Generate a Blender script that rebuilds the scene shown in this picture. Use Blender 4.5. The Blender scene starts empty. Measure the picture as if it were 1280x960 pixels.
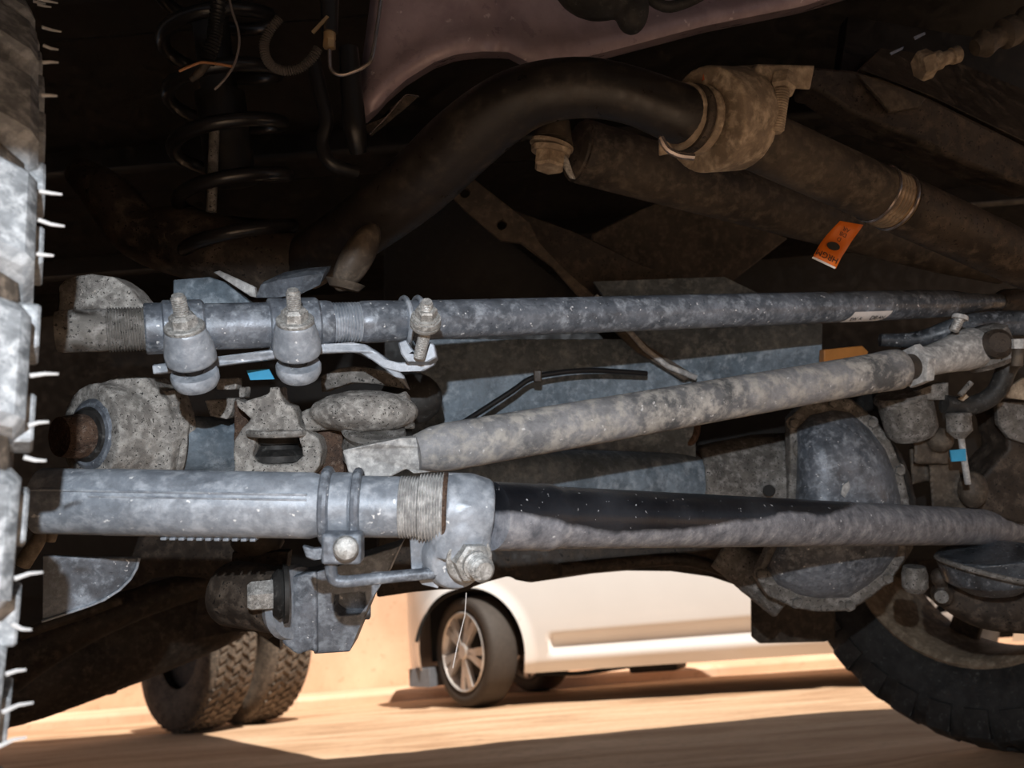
import bpy, bmesh, math, random
from mathutils import Vector, Matrix, geometry, noise
random.seed(7)
R = math.radians
scene = bpy.context.scene
COL = scene.collection
# ------------------------------------------------------------------ camera
H = 0.38
PITCH = math.atan(0.319)
ROLL = R(4.57)
R0 = Vector((1, 0, 0)); CF = Vector((0, math.cos(PITCH), math.sin(PITCH))); U0 = Vector((0, -math.sin(PITCH), math.cos(PITCH)))
CR = R0 * math.cos(ROLL) - U0 * math.sin(ROLL)
CU = R0 * math.sin(ROLL) + U0 * math.cos(ROLL)
CAM = Vector((0, 0, H))
cd = bpy.data.cameras.new('camera'); cam = bpy.data.objects.new('camera', cd); COL.objects.link(cam)
cd.sensor_width = 36; cd.lens = 36 * 1000 / 1280; cd.clip_start = 0.02; cd.clip_end = 200
mw = Matrix((CR, CU, -CF)).transposed().to_4x4(); mw.translation = CAM
cam.matrix_world = mw
scene.camera = cam
cd.dof.use_dof = True; cd.dof.focus_distance = 0.85; cd.dof.aperture_fstop = 7.0
# ------------------------------------------------------------------ light
world = bpy.data.worlds.new('sky'); scene.world = world; world.use_nodes = True
bg = world.node_tree.nodes['Background']; bg.inputs['Color'].default_value = (0.72, 0.82, 1.0, 1); bg.inputs['Strength'].default_value = 0.20
sd = bpy.data.lights.new('sun', 'SUN'); sd.energy = 6.6; sd.angle = R(0.6); sd.color = (1.0, 0.93, 0.84)
sun = bpy.data.objects.new('sun', sd); COL.objects.link(sun)
SUNDIR = Vector((-0.30, 0.50, -0.80)).normalized()
sun.rotation_euler = SUNDIR.to_track_quat('-Z', 'Y').to_euler()
fd = bpy.data.lights.new('camera_flash', 'POINT'); fd.energy = 34.0; fd.color = (0.90, 0.95, 1.0); fd.shadow_soft_size = 0.006
flash = bpy.data.objects.new('camera_flash', fd); COL.objects.link(flash)
flash.location = CAM - CF * 0.10 + CU * 0.176 - CR * 0.012
scene.view_settings.view_transform = 'Standard'; scene.view_settings.look = 'None'
scene.view_settings.exposure = 0.0; scene.view_settings.gamma = 1.0

def P(x, y, d):
    return CAM + CF * d + CR * ((x - 640) / 1000 * d) - CU * ((y - 480) / 1000 * d)
def V(p):
    return p if isinstance(p, Vector) else P(*p)
def G(x, y, z=0.0):
    dr = CF + CR * ((x - 640) / 1000) - CU * ((y - 480) / 1000)
    return CAM + dr * ((z - H) / dr.z)

# ------------------------------------------------------------------ materials
MATS = {}
def mk(name):
    m = bpy.data.materials.new(name); m.use_nodes = True; MATS[name] = m
    nt = m.node_tree; return m, nt, nt.nodes['Principled BSDF']
def N(nt, t, **kw):
    n = nt.nodes.new(t)
    for k, v in kw.items():
        if k in n.inputs: n.inputs[k].default_value = v
        else: setattr(n, k, v)
    return n
def noi(nt, co, scale, detail=5, rough=0.6, dist=0.0):
    n = N(nt, 'ShaderNodeTexNoise', Scale=scale, Detail=detail, Roughness=rough, Distortion=dist)
    nt.links.new(co, n.inputs['Vector']); return n.outputs['Fac']
def ramp(nt, fac, stops):
    r = nt.nodes.new('ShaderNodeValToRGB'); e = r.color_ramp.elements
    while len(e) < len(stops): e.new(0.5)
    for i, (p, c) in enumerate(stops):
        e[i].position = p; e[i].color = (c[0], c[1], c[2], 1) if not isinstance(c, (int, float)) else (c, c, c, 1)
    nt.links.new(fac, r.inputs['Fac']); return r.outputs['Color']
def mixc(nt, fac, a, b):
    m = nt.nodes.new('ShaderNodeMix'); m.data_type = 'RGBA'
    for s, v in ((0, fac), (6, a), (7, b)):
        if isinstance(v, bpy.types.NodeSocket): nt.links.new(v, m.inputs[s])
        elif s == 0: m.inputs[0].default_value = v
        else: m.inputs[s].default_value = (v[0], v[1], v[2], 1)
    return m.outputs[2]
def bump(nt, bs, hgt, strength=0.4, dist=0.002):
    b = N(nt, 'ShaderNodeBump', Strength=strength, Distance=dist)
    nt.links.new(hgt, b.inputs['Height']); nt.links.new(b.outputs['Normal'], bs.inputs['Normal'])
def grime(name, dark, mid, dust, scale=14.0, amount=0.5, rough=0.6, metal=0.0, speck=None, pits=0.0, bmp=0.35, seed=0.0, coat=0.0, grain=.45):
    """worn, dust-coated surface: two noise levels, optional specks and dark pits"""
    m, nt, bs = mk(name)
    tc = nt.nodes.new('ShaderNodeTexCoord'); mp = N(nt, 'ShaderNodeMapping'); mp.inputs['Location'].default_value = (seed, seed * .7, seed * 1.3)
    nt.links.new(tc.outputs['Object'], mp.inputs['Vector']); co = mp.outputs['Vector']
    a = noi(nt, co, scale, 6, 0.62, 0.4); b = noi(nt, co, scale * 5.5, 8, 0.7, 0.2); f = noi(nt, co, scale * 22, 4, 0.6)
    c = ramp(nt, a, [(0.36, dark), (0.62, mid)])
    lo = 0.62 - amount * 0.32
    dm = ramp(nt, b, [(lo, 0), (lo + 0.16, 1)])
    c = mixc(nt, dm, c, dust)
    g1 = noi(nt, co, scale * 11, 6, .75); g2 = noi(nt, co, scale * 2.3, 7, .7, .8)
    gm = N(nt, 'ShaderNodeMath', operation='MULTIPLY'); nt.links.new(g1, gm.inputs[0]); nt.links.new(g2, gm.inputs[1])
    gr = ramp(nt, gm.outputs[0], [(.17, .55), (.25, 1.0), (.36, 1.45)])
    mu = nt.nodes.new('ShaderNodeMix'); mu.data_type = 'RGBA'; mu.blend_type = 'MULTIPLY'; mu.inputs[0].default_value = grain
    nt.links.new(c, mu.inputs[6]); nt.links.new(gr, mu.inputs[7]); c = mu.outputs[2]
    if pits > 0:
        pm = ramp(nt, f, [(0.60 - pits * .1, 0), (0.66 - pits * .1, 1)])
        c = mixc(nt, pm, c, tuple(v * 0.22 for v in dark))
    if speck:
        vo = N(nt, 'ShaderNodeTexNoise', Scale=scale * 14, Detail=3, Roughness=0.5); nt.links.new(co, vo.inputs['Vector'])
        sm = ramp(nt, vo.outputs['Fac'], [(0.68, 0), (0.73, 1)])
        c = mixc(nt, sm, c, speck)
    nt.links.new(c, bs.inputs['Base Color'])
    rr = ramp(nt, b, [(0.35, max(0.05, rough - 0.18)), (0.65, min(1, rough + 0.15))])
    nt.links.new(rr, bs.inputs['Roughness'])
    bs.inputs['Metallic'].default_value = metal; bs.inputs['Coat Weight'].default_value = coat
    bump(nt, bs, b, bmp, 0.0015)
    return m
def plain(name, col, rough=0.6, metal=0.0, coat=0.0, scale=30, var=0.15):
    m, nt, bs = mk(name)
    tc = nt.nodes.new('ShaderNodeTexCoord'); a = noi(nt, tc.outputs['Object'], scale, 5)
    c = ramp(nt, a, [(0.3, tuple(v * (1 - var) for v in col)), (0.7, tuple(min(1, v * (1 + var)) for v in col))])
    nt.links.new(c, bs.inputs['Base Color']); bs.inputs['Roughness'].default_value = rough
    bs.inputs['Metallic'].default_value = metal; bs.inputs['Coat Weight'].default_value = coat
    return m
steel = grime('dusty_blue_steel', (.075, .088, .108), (.19, .215, .255), (.285, .32, .365), 13, .42, .45, .2, (.75, .77, .8), 0.0, .4, grain=.5)
steel2 = grime('dusty_blue_steel_pale', (.19, .22, .26), (.31, .345, .395), (.40, .435, .485), 10, .48, .48, .15, (.8, .82, .84), 0.0, .35, seed=3, grain=.45)
steeld = grime('dark_scuffed_paint', (.028, .031, .036), (.10, .115, .135), (.24, .26, .29), 16, .28, .42, .1, (.6, .62, .65), 0.0, seed=5, coat=.2)
cast = grime('pitted_cast_iron', (.17, .16, .15), (.32, .305, .285), (.46, .445, .42), 16, .5, .8, .05, (.50, .46, .42), 0.2, .5, seed=1)
castb = grime('cast_iron_brown', (.085, .08, .075), (.19, .18, .165), (.29, .28, .27), 14, .45, .8, .05, None, 0.25, .4, seed=8)
grey = grime('greyish_dust', (.24, .24, .24), (.40, .40, .40), (.54, .54, .53), 14, .5, .8, .0, None, 0.0, .3, seed=2)
zinc = grime('zinc_bolt', (.28, .28, .27), (.42, .42, .41), (.55, .55, .54), 40, .5, .5, .35, None, 0.2, .3, seed=4)
rust = grime('rusty_iron', (.045, .026, .018), (.12, .07, .045), (.20, .15, .12), 30, .35, .85, .1, None, .4, .6, seed=6)
bluepl = grime('blue_grey_plate', (.10, .135, .17), (.19, .24, .29), (.28, .33, .38), 9, .4, .65, .1, None, 0.0, .3, seed=7, grain=.6)
rubber = grime('black_rubber', (.012, .012, .012), (.035, .034, .033), (.10, .10, .095), 20, .2, .65, 0, None, 0, .3, seed=9)
tread = grime('dusty_tyre_rubber', (.13, .14, .15), (.33, .35, .37), (.52, .54, .56), 16, .5, .75, 0, None, .0, .5, seed=10)
treadb = grime('brown_dusty_tyre', (.035, .028, .022), (.13, .10, .075), (.26, .20, .15), 18, .4, .85, 0, None, 0, .4, seed=11)
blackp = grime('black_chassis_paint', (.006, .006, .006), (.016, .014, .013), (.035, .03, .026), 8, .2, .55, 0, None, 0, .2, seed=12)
brownp = grime('brown_dusty_paint', (.035, .027, .021), (.082, .064, .048), (.13, .105, .08), 10, .45, .7, 0, None, .0, .3, seed=13)
brownd = grime('dark_brown_dusty_paint', (.02, .015, .012), (.06, .045, .034), (.11, .085, .065), 9, .4, .65, 0, None, .1, .3, seed=14)
tan = grime('tan_dusty_casting', (.20, .155, .11), (.36, .28, .20), (.48, .39, .29), 10, .45, .75, 0, None, .0, .3, seed=15)
purple = grime('plum_grey_paint', (.40, .30, .335), (.47, .37, .40), (.54, .43, .47), 4, .3, .40, .15, (.85, .75, .77), 0, .1, seed=16, coat=.25, grain=.25)
hose = plain('black_hose', (.012, .012, .013), .35)
hosec = plain('grey_corrugated_hose', (.09, .08, .075), .5)
wire = plain('steel_pipe', (.35, .31, .30), .25, .8)
brass = plain('brass_fitting', (.50, .36, .20), .35, .7)
blue = plain('blue_tape', (.04, .33, .58), .5)
orange = plain('orange_tag', (.75, .17, .01), .5, 0, .2, 20, .1)
white = plain('white_paper', (.75, .72, .70), .6)
ink = plain('black_ink', (.01, .01, .01), .6)
hair = plain('rubber_whisker', (.5, .5, .5), .7)
carw = plain('white_car_paint', (.80, .79, .78), .25, 0, .6, 3, .02)
tyrem = plain('car_tyre', (.05, .04, .033), .75)
alloy = plain('alloy_rim', (.62, .58, .55), .35, .4)
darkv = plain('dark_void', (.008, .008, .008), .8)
glass = plain('car_glass', (.02, .025, .03), .08)
plastic = plain('blue_grey_plastic', (.16, .17, .19), .6)

# tie rod right tube: dusty steel, cast shadow of a bar painted black on its upper side
def painted_shadow():
    m, nt, bs = mk('dusty_steel_painted_shadow')
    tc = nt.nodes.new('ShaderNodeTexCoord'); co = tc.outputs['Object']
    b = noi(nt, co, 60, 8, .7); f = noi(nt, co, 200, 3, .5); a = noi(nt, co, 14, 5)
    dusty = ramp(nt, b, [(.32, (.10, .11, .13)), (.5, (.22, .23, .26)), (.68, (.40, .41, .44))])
    shadow_col = ramp(nt, a, [(.35, (.008, .009, .012)), (.7, (.03, .033, .04))])
    at = N(nt, 'ShaderNodeAttribute', attribute_name='shadow_mask')
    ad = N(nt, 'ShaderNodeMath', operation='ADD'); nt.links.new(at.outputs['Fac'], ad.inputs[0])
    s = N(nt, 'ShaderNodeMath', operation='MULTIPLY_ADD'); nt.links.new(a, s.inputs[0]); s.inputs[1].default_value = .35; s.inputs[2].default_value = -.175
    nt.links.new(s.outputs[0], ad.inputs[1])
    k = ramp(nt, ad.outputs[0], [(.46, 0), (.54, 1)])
    c = mixc(nt, k, dusty, shadow_col)
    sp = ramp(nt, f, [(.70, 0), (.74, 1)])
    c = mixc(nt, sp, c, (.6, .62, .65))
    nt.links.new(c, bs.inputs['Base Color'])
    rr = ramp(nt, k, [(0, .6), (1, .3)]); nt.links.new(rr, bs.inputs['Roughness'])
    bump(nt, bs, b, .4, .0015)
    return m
shadowm = painted_shadow()

# ------------------------------------------------------------------ object helpers
WL = {}
def tag(o, label, cat=None, group=None, kind=None):
    if label: o['label'] = label
    if cat: o['category'] = cat
    if group: o['group'] = group
    if kind: o['kind'] = kind
    return o
def thing(name, label, cat, loc, group=None):
    o = bpy.data.objects.new(name, None); COL.objects.link(o); o.empty_display_size = .05
    o.location = V(loc); WL[o] = V(loc).copy()
    return tag(o, label, cat, group)
def obj(name, bm, mat, parent=None, sharp=35, bevel=0, label=None, kind=None, remesh=0, smooth=0, disp=0):
    bmesh.ops.recalc_face_normals(bm, faces=bm.faces)
    me = bpy.data.meshes.new(name); bm.to_mesh(me); bm.free()
    c = Vector((0, 0, 0))
    if len(me.vertices):
        xs = [v.co for v in me.vertices]
        c = Vector([(min(v[i] for v in xs) + max(v[i] for v in xs)) / 2 for i in range(3)])
    me.transform(Matrix.Translation(-c))
    me.materials.append(mat)
    me.shade_smooth()
    if sharp and not remesh: me.set_sharp_from_angle(angle=R(sharp))
    o = bpy.data.objects.new(name, me); COL.objects.link(o)
    WL[o] = c.copy()
    if parent: o.parent = parent; o.location = c - WL[parent]
    else: o.location = c
    if remesh:
        r = o.modifiers.new('remesh', 'REMESH'); r.mode = 'VOXEL'; r.voxel_size = remesh; r.use_smooth_shade = True
        if smooth:
            s = o.modifiers.new('smooth', 'SMOOTH'); s.factor = .5; s.iterations = smooth
        if disp:
            t = bpy.data.textures.new(name, 'CLOUDS'); t.noise_scale = .012; t.noise_depth = 3
            d = o.modifiers.new('pit', 'DISPLACE'); d.texture = t; d.strength = disp; d.mid_level = .5
    elif bevel:
        b = o.modifiers.new('bevel', 'BEVEL'); b.width = bevel; b.segments = 2; b.limit_method = 'ANGLE'; b.angle_limit = R(40)
        b.harden_normals = False
    if label: o['label'] = label
    if kind: o['kind'] = kind
    return o
def frame(d):
    d = d.normalized(); a = Vector((0, 0, 1)) if abs(d.z) < .9 else Vector((1, 0, 0))
    u = d.cross(a).normalized(); return u, d.cross(u).normalized(), d
def ring(bm, c, u, v, ru, rv, n, rot=0):
    return [bm.verts.new(c + u * (math.cos(rot + i * 2 * math.pi / n) * ru) + v * (math.sin(rot + i * 2 * math.pi / n) * rv)) for i in range(n)]
def bridge(bm, a, b):
    n = len(a)
    for i in range(n): bm.faces.new((a[i], a[(i + 1) % n], b[(i + 1) % n], b[i]))
def cap(bm, r):
    try: bm.faces.new(r)
    except ValueError: pass
def cat(pts, sub=6):
    out = []
    n = len(pts)
    for i in range(n - 1):
        p0, p1, p2, p3 = pts[max(0, i - 1)], pts[i], pts[i + 1], pts[min(n - 1, i + 2)]
        for k in range(sub):
            t = k / sub
            out.append(.5 * ((2 * p1) + (p2 - p0) * t + (2 * p0 - 5 * p1 + 4 * p2 - p3) * t * t + (3 * p1 - p0 - 3 * p2 + p3) * t ** 3))
    out.append(pts[-1].copy()); return out
def add_tube(bm, pts, r, seg=14, curve=0, caps=True):
    pts = [V(p) for p in pts]
    rr = list(r) if isinstance(r, (list, tuple)) else [r] * len(pts)
    if curve:
        rv = cat([Vector((x, 0, 0)) for x in rr], curve); pts = cat(pts, curve); rr = [v.x for v in rv]
    n = len(pts); t0 = (pts[1] - pts[0]).normalized(); u, v, _ = frame(t0); prev = None
    for i, p in enumerate(pts):
        t = (pts[min(i + 1, n - 1)] - pts[max(i - 1, 0)]).normalized()
        u = (u - t * u.dot(t)).normalized(); v = t.cross(u)
        cur = ring(bm, p, u, v, rr[i], rr[i], seg)
        if prev: bridge(bm, prev, cur)
        elif caps: cap(bm, cur[::-1])
        prev = cur
    if caps: cap(bm, prev)
    return bm
def add_lathe(bm, A, B, prof, seg=28, caps=True, rot=0):
    """prof: (fraction along A->B, radius)"""
    A = V(A); B = V(B); u, v, d = frame(B - A); prev = None
    for f, r in prof:
        cur = ring(bm, A + (B - A) * f, u, v, r, r, seg, rot)
        if prev: bridge(bm, prev, cur)
        elif caps: cap(bm, cur[::-1])
        prev = cur
    if caps: cap(bm, prev)
    return bm
def thr(f0, f1, r, n, amp):
    out = []
    for i in range(n):
        a = f0 + (f1 - f0) * i / n; s = (f1 - f0) / n
        out += [(a + s * .05, r - amp), (a + s * .35, r), (a + s * .65, r), (a + s * .95, r - amp)]
    return out
def add_prism(bm, pts, ext, holes=()):
    """outline (world vectors) with holes, extruded by the vector ext"""
    loops = [[V(p) for p in pts]] + [[V(p) for p in h] for h in holes]
    tris = geometry.tessellate_polygon(loops)
    flat = [p for l in loops for p in l]
    a = [bm.verts.new(p) for p in flat]; b = [bm.verts.new(p + ext) for p in flat]
    for t in tris:
        try: bm.faces.new([a[i] for i in t]); bm.faces.new([b[i] for i in reversed(t)])
        except ValueError: pass
    k = 0
    for l in loops:
        n = len(l)
        for i in range(n):
            j = (i + 1) % n
            bm.faces.new((a[k + i], a[k + j], b[k + j], b[k + i]))
        k += n
    return bm
def ell(cx, cy, rx, ry, d, n=20, rot=0):
    c, s = math.cos(rot), math.sin(rot)
    return [(cx + math.cos(t) * rx * c - math.sin(t) * ry * s, cy + math.cos(t) * rx * s + math.sin(t) * ry * c, d) for t in [i * 2 * math.pi / n for i in range(n)]]
def add_box(bm, c, X, Y, Z):
    c = V(c)
    v = [bm.verts.new(c + X * i + Y * j + Z * k) for i in (-1, 1) for j in (-1, 1) for k in (-1, 1)]
    for f in ((0, 1, 3, 2), (4, 6, 7, 5), (0, 4, 5, 1), (2, 3, 7, 6), (0, 2, 6, 4), (1, 5, 7, 3)): bm.faces.new([v[i] for i in f])
    return bm
def add_ball(bm, c, rx, ry=None, rz=None, ax=None, sub=3):
    ry = ry or rx; rz = rz or rx; ax = ax or (CR, CU, CF)
    m = Matrix((ax[0] * rx, ax[1] * ry, ax[2] * rz)).transposed().to_4x4(); m.translation = V(c)
    bmesh.ops.create_icosphere(bm, subdivisions=sub, radius=1, matrix=m); return bm
def add_torus(bm, c, axis, Rr, r, seg=32, s2=10, a0=0, a1=2 * math.pi, su=None):
    c = V(c); u, v, d = frame(axis)
    if su is not None: u = (su - d * su.dot(d)).normalized(); v = d.cross(u)
    full = abs(a1 - a0 - 2 * math.pi) < 1e-4; rings = []
    for i in range(seg if full else seg + 1):
        t = a0 + (a1 - a0) * i / seg; e = u * math.cos(t) + v * math.sin(t)
        rings.append(ring(bm, c + e * Rr, e, d, r, r, s2))
    for i in range(len(rings) - 1): bridge(bm, rings[i], rings[i + 1])
    if full: bridge(bm, rings[-1], rings[0])
    else: cap(bm, rings[0][::-1]); cap(bm, rings[-1])
    return bm
def loft(bm, loops, caps=True):
    prev = None
    for l in loops:
        cur = [bm.verts.new(V(p)) for p in l]
        if prev: bridge(bm, prev, cur)
        elif caps: cap(bm, cur[::-1])
        prev = cur
    if caps: cap(bm, prev)
    return bm
B = bmesh.new
def tube(name, pts, r, mat, parent, curve=0, seg=14, **k): return obj(name, add_tube(B(), pts, r, seg, curve), mat, parent, **k)
def lathe(name, a, b, prof, mat, parent, seg=28, **k): return obj(name, add_lathe(B(), a, b, prof, seg), mat, parent, **k)
def plate(name, pts, th, mat, parent, bevel=.0015, ext=None, holes=(), **k): return obj(name, add_prism(B(), pts, ext if ext is not None else CF * th, holes), mat, parent, bevel=bevel, **k)
def hexbolt(parent, c, axis, r, h, mat=None, washer=1.5, stud=0, wmat=None, name='bolt'):
    """hex head of radius r, height h, pointing along axis, standing on point c; washer sub-part"""
    c = V(c); a = axis.normalized(); bm = B()
    add_lathe(bm, c, c + a * h, [(0, r), (.82, r), (1, r * .82)], 6, rot=.4)
    if stud:
        add_lathe(bm, c + a * h, c + a * (h + stud), [(0, r * .52)] + thr(.02, .9, r * .56, max(3, int(stud / .0016)), .0005) + [(1, r * .42)], 16)
    o = obj(name, bm, mat or zinc, parent, sharp=25)
    if washer:
        lv = parent; bm = B(); add_lathe(bm, c - a * h * .22, c, [(0, r * washer), (.8, r * washer), (1, r * washer * .94)], 28)
        obj('washer', bm, wmat or mat or zinc, o if WL.get(o) is not None and parent.parent is None else parent, sharp=25)
    return o
class Line:
    def __init__(s, a, b): s.a, s.b, s.A, s.B = a, b, P(*a), P(*b)
    def at(s, x):
        t = (x - s.a[0]) / (s.b[0] - s.a[0]); iz = (1 - t) / s.a[2] + t / s.b[2]; d = 1 / iz
        f = (d - s.a[2]) / (s.b[2] - s.a[2]) if s.b[2] != s.a[2] else t
        return s.A + (s.B - s.A) * f
    def seg(s, xs_r):
        return [s.at(x) for x, _ in xs_r], [r for _, r in xs_r]
    @property
    def dir(s): return (s.B - s.A).normalized()
def linetube(name, ln, xs, mat, parent, seg=32, **k):
    p, r = ln.seg(xs); return obj(name, add_tube(B(), p, r, seg), mat, parent, **k)
def threadline(ln, x0, x1, r, n, amp=.0008):
    out = []
    for i in range(n):
        a = x0 + (x1 - x0) * i / n; s = (x1 - x0) / n
        out += [(a + s * .05, r - amp), (a + s * .35, r), (a + s * .6, r), (a + s * .9, r - amp)]
    return out
TL = Vector((.80, .60, 0)); TR = Vector((-.60, .80, 0)); Z = Vector((0, 0, 1))
# ------------------------------------------------------------------ setting
def mat_ground():
    m, nt, bs = mk('sunlit_dusty_ground')
    tc = nt.nodes.new('ShaderNodeTexCoord'); co = tc.outputs['Object']
    mp = N(nt, 'ShaderNodeMapping'); mp.inputs['Scale'].default_value = (.5, 2.2, 1); mp.inputs['Rotation'].default_value = (0, 0, .15); nt.links.new(co, mp.inputs['Vector'])
    a = noi(nt, mp.outputs['Vector'], 1.6, 7, .62, .6); b = noi(nt, co, 26, 8, .7)
    c = ramp(nt, a, [(.36, (.40, .235, .13)), (.48, (.56, .36, .22)), (.62, (.68, .47, .31))])
    c = mixc(nt, ramp(nt, b, [(.5, 0), (.72, .5)]), c, (.30, .19, .12))
    nt.links.new(c, bs.inputs['Base Color']); bs.inputs['Roughness'].default_value = .9
    bump(nt, bs, b, .5, .01); return m
def mat_wall():
    m, nt, bs = mk('orange_tan_plaster')
    tc = nt.nodes.new('ShaderNodeTexCoord'); co = tc.outputs['Object']
    a = noi(nt, co, 1.3, 6, .6, .3); b = noi(nt, co, 14, 8, .65)
    c = ramp(nt, a, [(.35, (.62, .40, .26)), (.65, (.80, .55, .38))])
    c = mixc(nt, ramp(nt, b, [(.56, 0), (.75, .6)]), c, (.42, .25, .15))
    nt.links.new(c, bs.inputs['Base Color']); bs.inputs['Roughness'].default_value = .9
    bump(nt, bs, b, .3, .006); return m
CONT = P(1290, 932, 1.8)
def gh(x, y):
    h = .006 * noise.noise(Vector((x * 1.7, y * 1.7, 0))) + .003 * noise.noise(Vector((x * 9, y * 9, 3)))
    e = math.exp(-(((x - CONT.x - .15) / .55) ** 2 + ((y - CONT.y + .1) / .5) ** 2))
    h += CONT.z * 1.03 * e + .006 * e * noise.noise(Vector((x * 22, y * 22, 1)))
    return h
bm = B(); gx = [-6 + .11 * i for i in range(110)] ; gy = [-3 + .11 * i for i in range(115)]
gv = [[bm.verts.new((x, y, gh(x, y))) for x in gx] for y in gy]
for j in range(len(gy) - 1):
    for i in range(len(gx) - 1): bm.faces.new((gv[j][i], gv[j][i + 1], gv[j + 1][i + 1], gv[j + 1][i]))
o = obj('floor', bm, mat_ground(), sharp=180, kind='structure')
mwall = mat_wall()
WY = 7.3
bm = B(); add_box(bm, Vector((0, WY + .15, 1.5)), Vector((7, 0, 0)), Vector((0, .15, 0)), Vector((0, 0, 1.55)))
obj('wall_back', bm, mwall, kind='structure')
bm = B(); add_box(bm, Vector((-2, WY - .38, .02)), Vector((5, 0, 0)), Vector((0, .38, 0)), Vector((0, 0, .06)))
obj('trim_1', bm, mwall, kind='structure', bevel=.03)

# ------------------------------------------------------------------ truck shell above and behind
t = thing('truck_underbody', 'black underside of the truck body, extended forward to shade the running gear', 'truck underbody', Vector((0, 1, 1.15)))
bm = B(); add_prism(bm, [Vector(p + (1.30,)) for p in ((-3, -1.3), (2.8, -1.3), (2.8, 2.3), (1.7, 2.7), (-.3, 2.45), (-1.75, 4.6), (-3.6, 4.6))], Vector((0, 0, .12)))  # outline shaped and extended forward to shade the gear and set the sun's shadow edge
obj('floor_pan', bm, blackp, t)
for k in range(5):
    bm = B(); add_box(bm, Vector((-.2, .5 + k * .4, 1.28)), Vector((1.9, 0, 0)), Vector((0, .04, 0)), Vector((0, 0, .03))); obj('floor_rib', bm, blackp, t, bevel=.01)
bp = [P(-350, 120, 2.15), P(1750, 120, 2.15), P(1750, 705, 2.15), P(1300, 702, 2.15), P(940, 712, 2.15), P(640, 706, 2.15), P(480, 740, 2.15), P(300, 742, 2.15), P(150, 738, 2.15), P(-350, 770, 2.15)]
t = thing('dark_backdrop', 'added black backdrop closing off the dark space behind the front axle', 'panel', (640, 400, 2.15))  # invented dark sheet standing in for the unlit space behind the axle
plate('backdrop_sheet', bp, .04, blackp, t, bevel=0)
t = thing('front_bumper', 'black steel front bumper hanging above and in front of the axle', 'bumper', CAM + CF * .2 + CU * .3)
A0 = CAM + CF * .2 + CU * .164
bm = B(); add_prism(bm, [A0 - CR * 1.6, A0 + CR * 1.6, A0 + CR * 1.6 + CU * .40, A0 - CR * 1.6 + CU * .40], -CF * .03); obj('bumper_face', bm, blackp, t, bevel=.002)
bm = B(); add_prism(bm, [A0 - CR * 1.6 + CU * .40, A0 + CR * 1.6 + CU * .40, A0 + CR * 1.6 + CU * .40 - CF * .6, A0 - CR * 1.6 + CU * .40 - CF * .6], CU * .03); obj('bumper_top', bm, blackp, t)

# ------------------------------------------------------------------ tyres
def revolve(bm, C, ax, prof, n=64, a0=0.0, sx=None):
    """prof: (axial, radial) list, closed loops round the wheel axis"""
    u, v, d = frame(ax); rings = []
    for i in range(n):
        t = i * 2 * math.pi / n; e = u * math.cos(t) + v * math.sin(t)
        rings.append([bm.verts.new(C + d * a + e * r) for a, r in prof])
    for i in range(n):
        p, q = rings[i], rings[(i + 1) % n]
        for k in range(len(prof) - 1): bm.faces.new((p[k], p[k + 1], q[k + 1], q[k]))
    return bm
def tyre_prof(Rr, w, ri):
    h = w / 2
    return [(-h * .78, ri), (-h * .98, ri + (Rr - ri) * .35), (-h, ri + (Rr - ri) * .6), (-h * .93, Rr * .955), (-h * .78, Rr * .985), (-h * .3, Rr), (h * .3, Rr), (h * .78, Rr * .985), (h * .93, Rr * .955), (h, ri + (Rr - ri) * .6), (h * .98, ri + (Rr - ri) * .35), (h * .78, ri)]
def blocks(parent, name, C, ax, Rr, n, a0, w, length, depth, mat, phase=0, skew=0.0, taper=.85, shoulder=0, keep=None, label=None):
    """n alike lugs round the tread at axial offset a0, sharing one mesh"""
    u, v, d = frame(ax); bm = B()
    hx, hy = w / 2, length / 2
    pts = []
    for z0, s in ((-.012, 1.0), (depth, taper)):
        for x, y in ((-hx, -hy), (hx, -hy), (hx, hy), (-hx, hy)):
            pts.append(Vector((x * s, y * s + x * skew, z0 - (abs(x + a0) ** 2) * 0)))
    if shoulder:
        for i in (0, 3, 4, 7) if shoulder < 0 else (1, 2, 5, 6):
            pts[i].z -= .028 if i > 3 else .05
    vs = [bm.verts.new(p) for p in pts]
    for f in ((3, 2, 1, 0), (4, 5, 6, 7), (0, 1, 5, 4), (1, 2, 6, 5), (2, 3, 7, 6), (3, 0, 4, 7)): bm.faces.new([vs[i] for i in f])
    bmesh.ops.bevel(bm, geom=list(bm.edges), offset=min(w, length) * .07, segments=1, affect='EDGES')
    me = bpy.data.meshes.new(name); bm.to_mesh(me); bm.free(); me.materials.append(mat); me.shade_smooth(); me.set_sharp_from_angle(angle=R(30))
    for i in range(n):
        t = phase + i * 2 * math.pi / n; e = u * math.cos(t) + v * math.sin(t); tg = -u * math.sin(t) + v * math.cos(t)
        loc = C + d * a0 + e * Rr
        if keep and not keep(loc): continue
        o = bpy.data.objects.new(name, me); COL.objects.link(o); o.parent = parent
        m = Matrix((d, tg, e)).transposed().to_4x4(); m.translation = loc - WL[parent]; o.matrix_basis = m
        WL[o] = loc
# left front wheel, close to the lens
lead = P(72, 430, .45); LR = .54
rdir = Vector((-.60, .80, 0)).normalized(); lax = Matrix.Rotation(R(-2.4), 3, rdir) @ Vector((rdir.y, -rdir.x, 0)); WUP = rdir.cross(lax) * -1
if WUP.z < 0: WUP = -WUP
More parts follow.
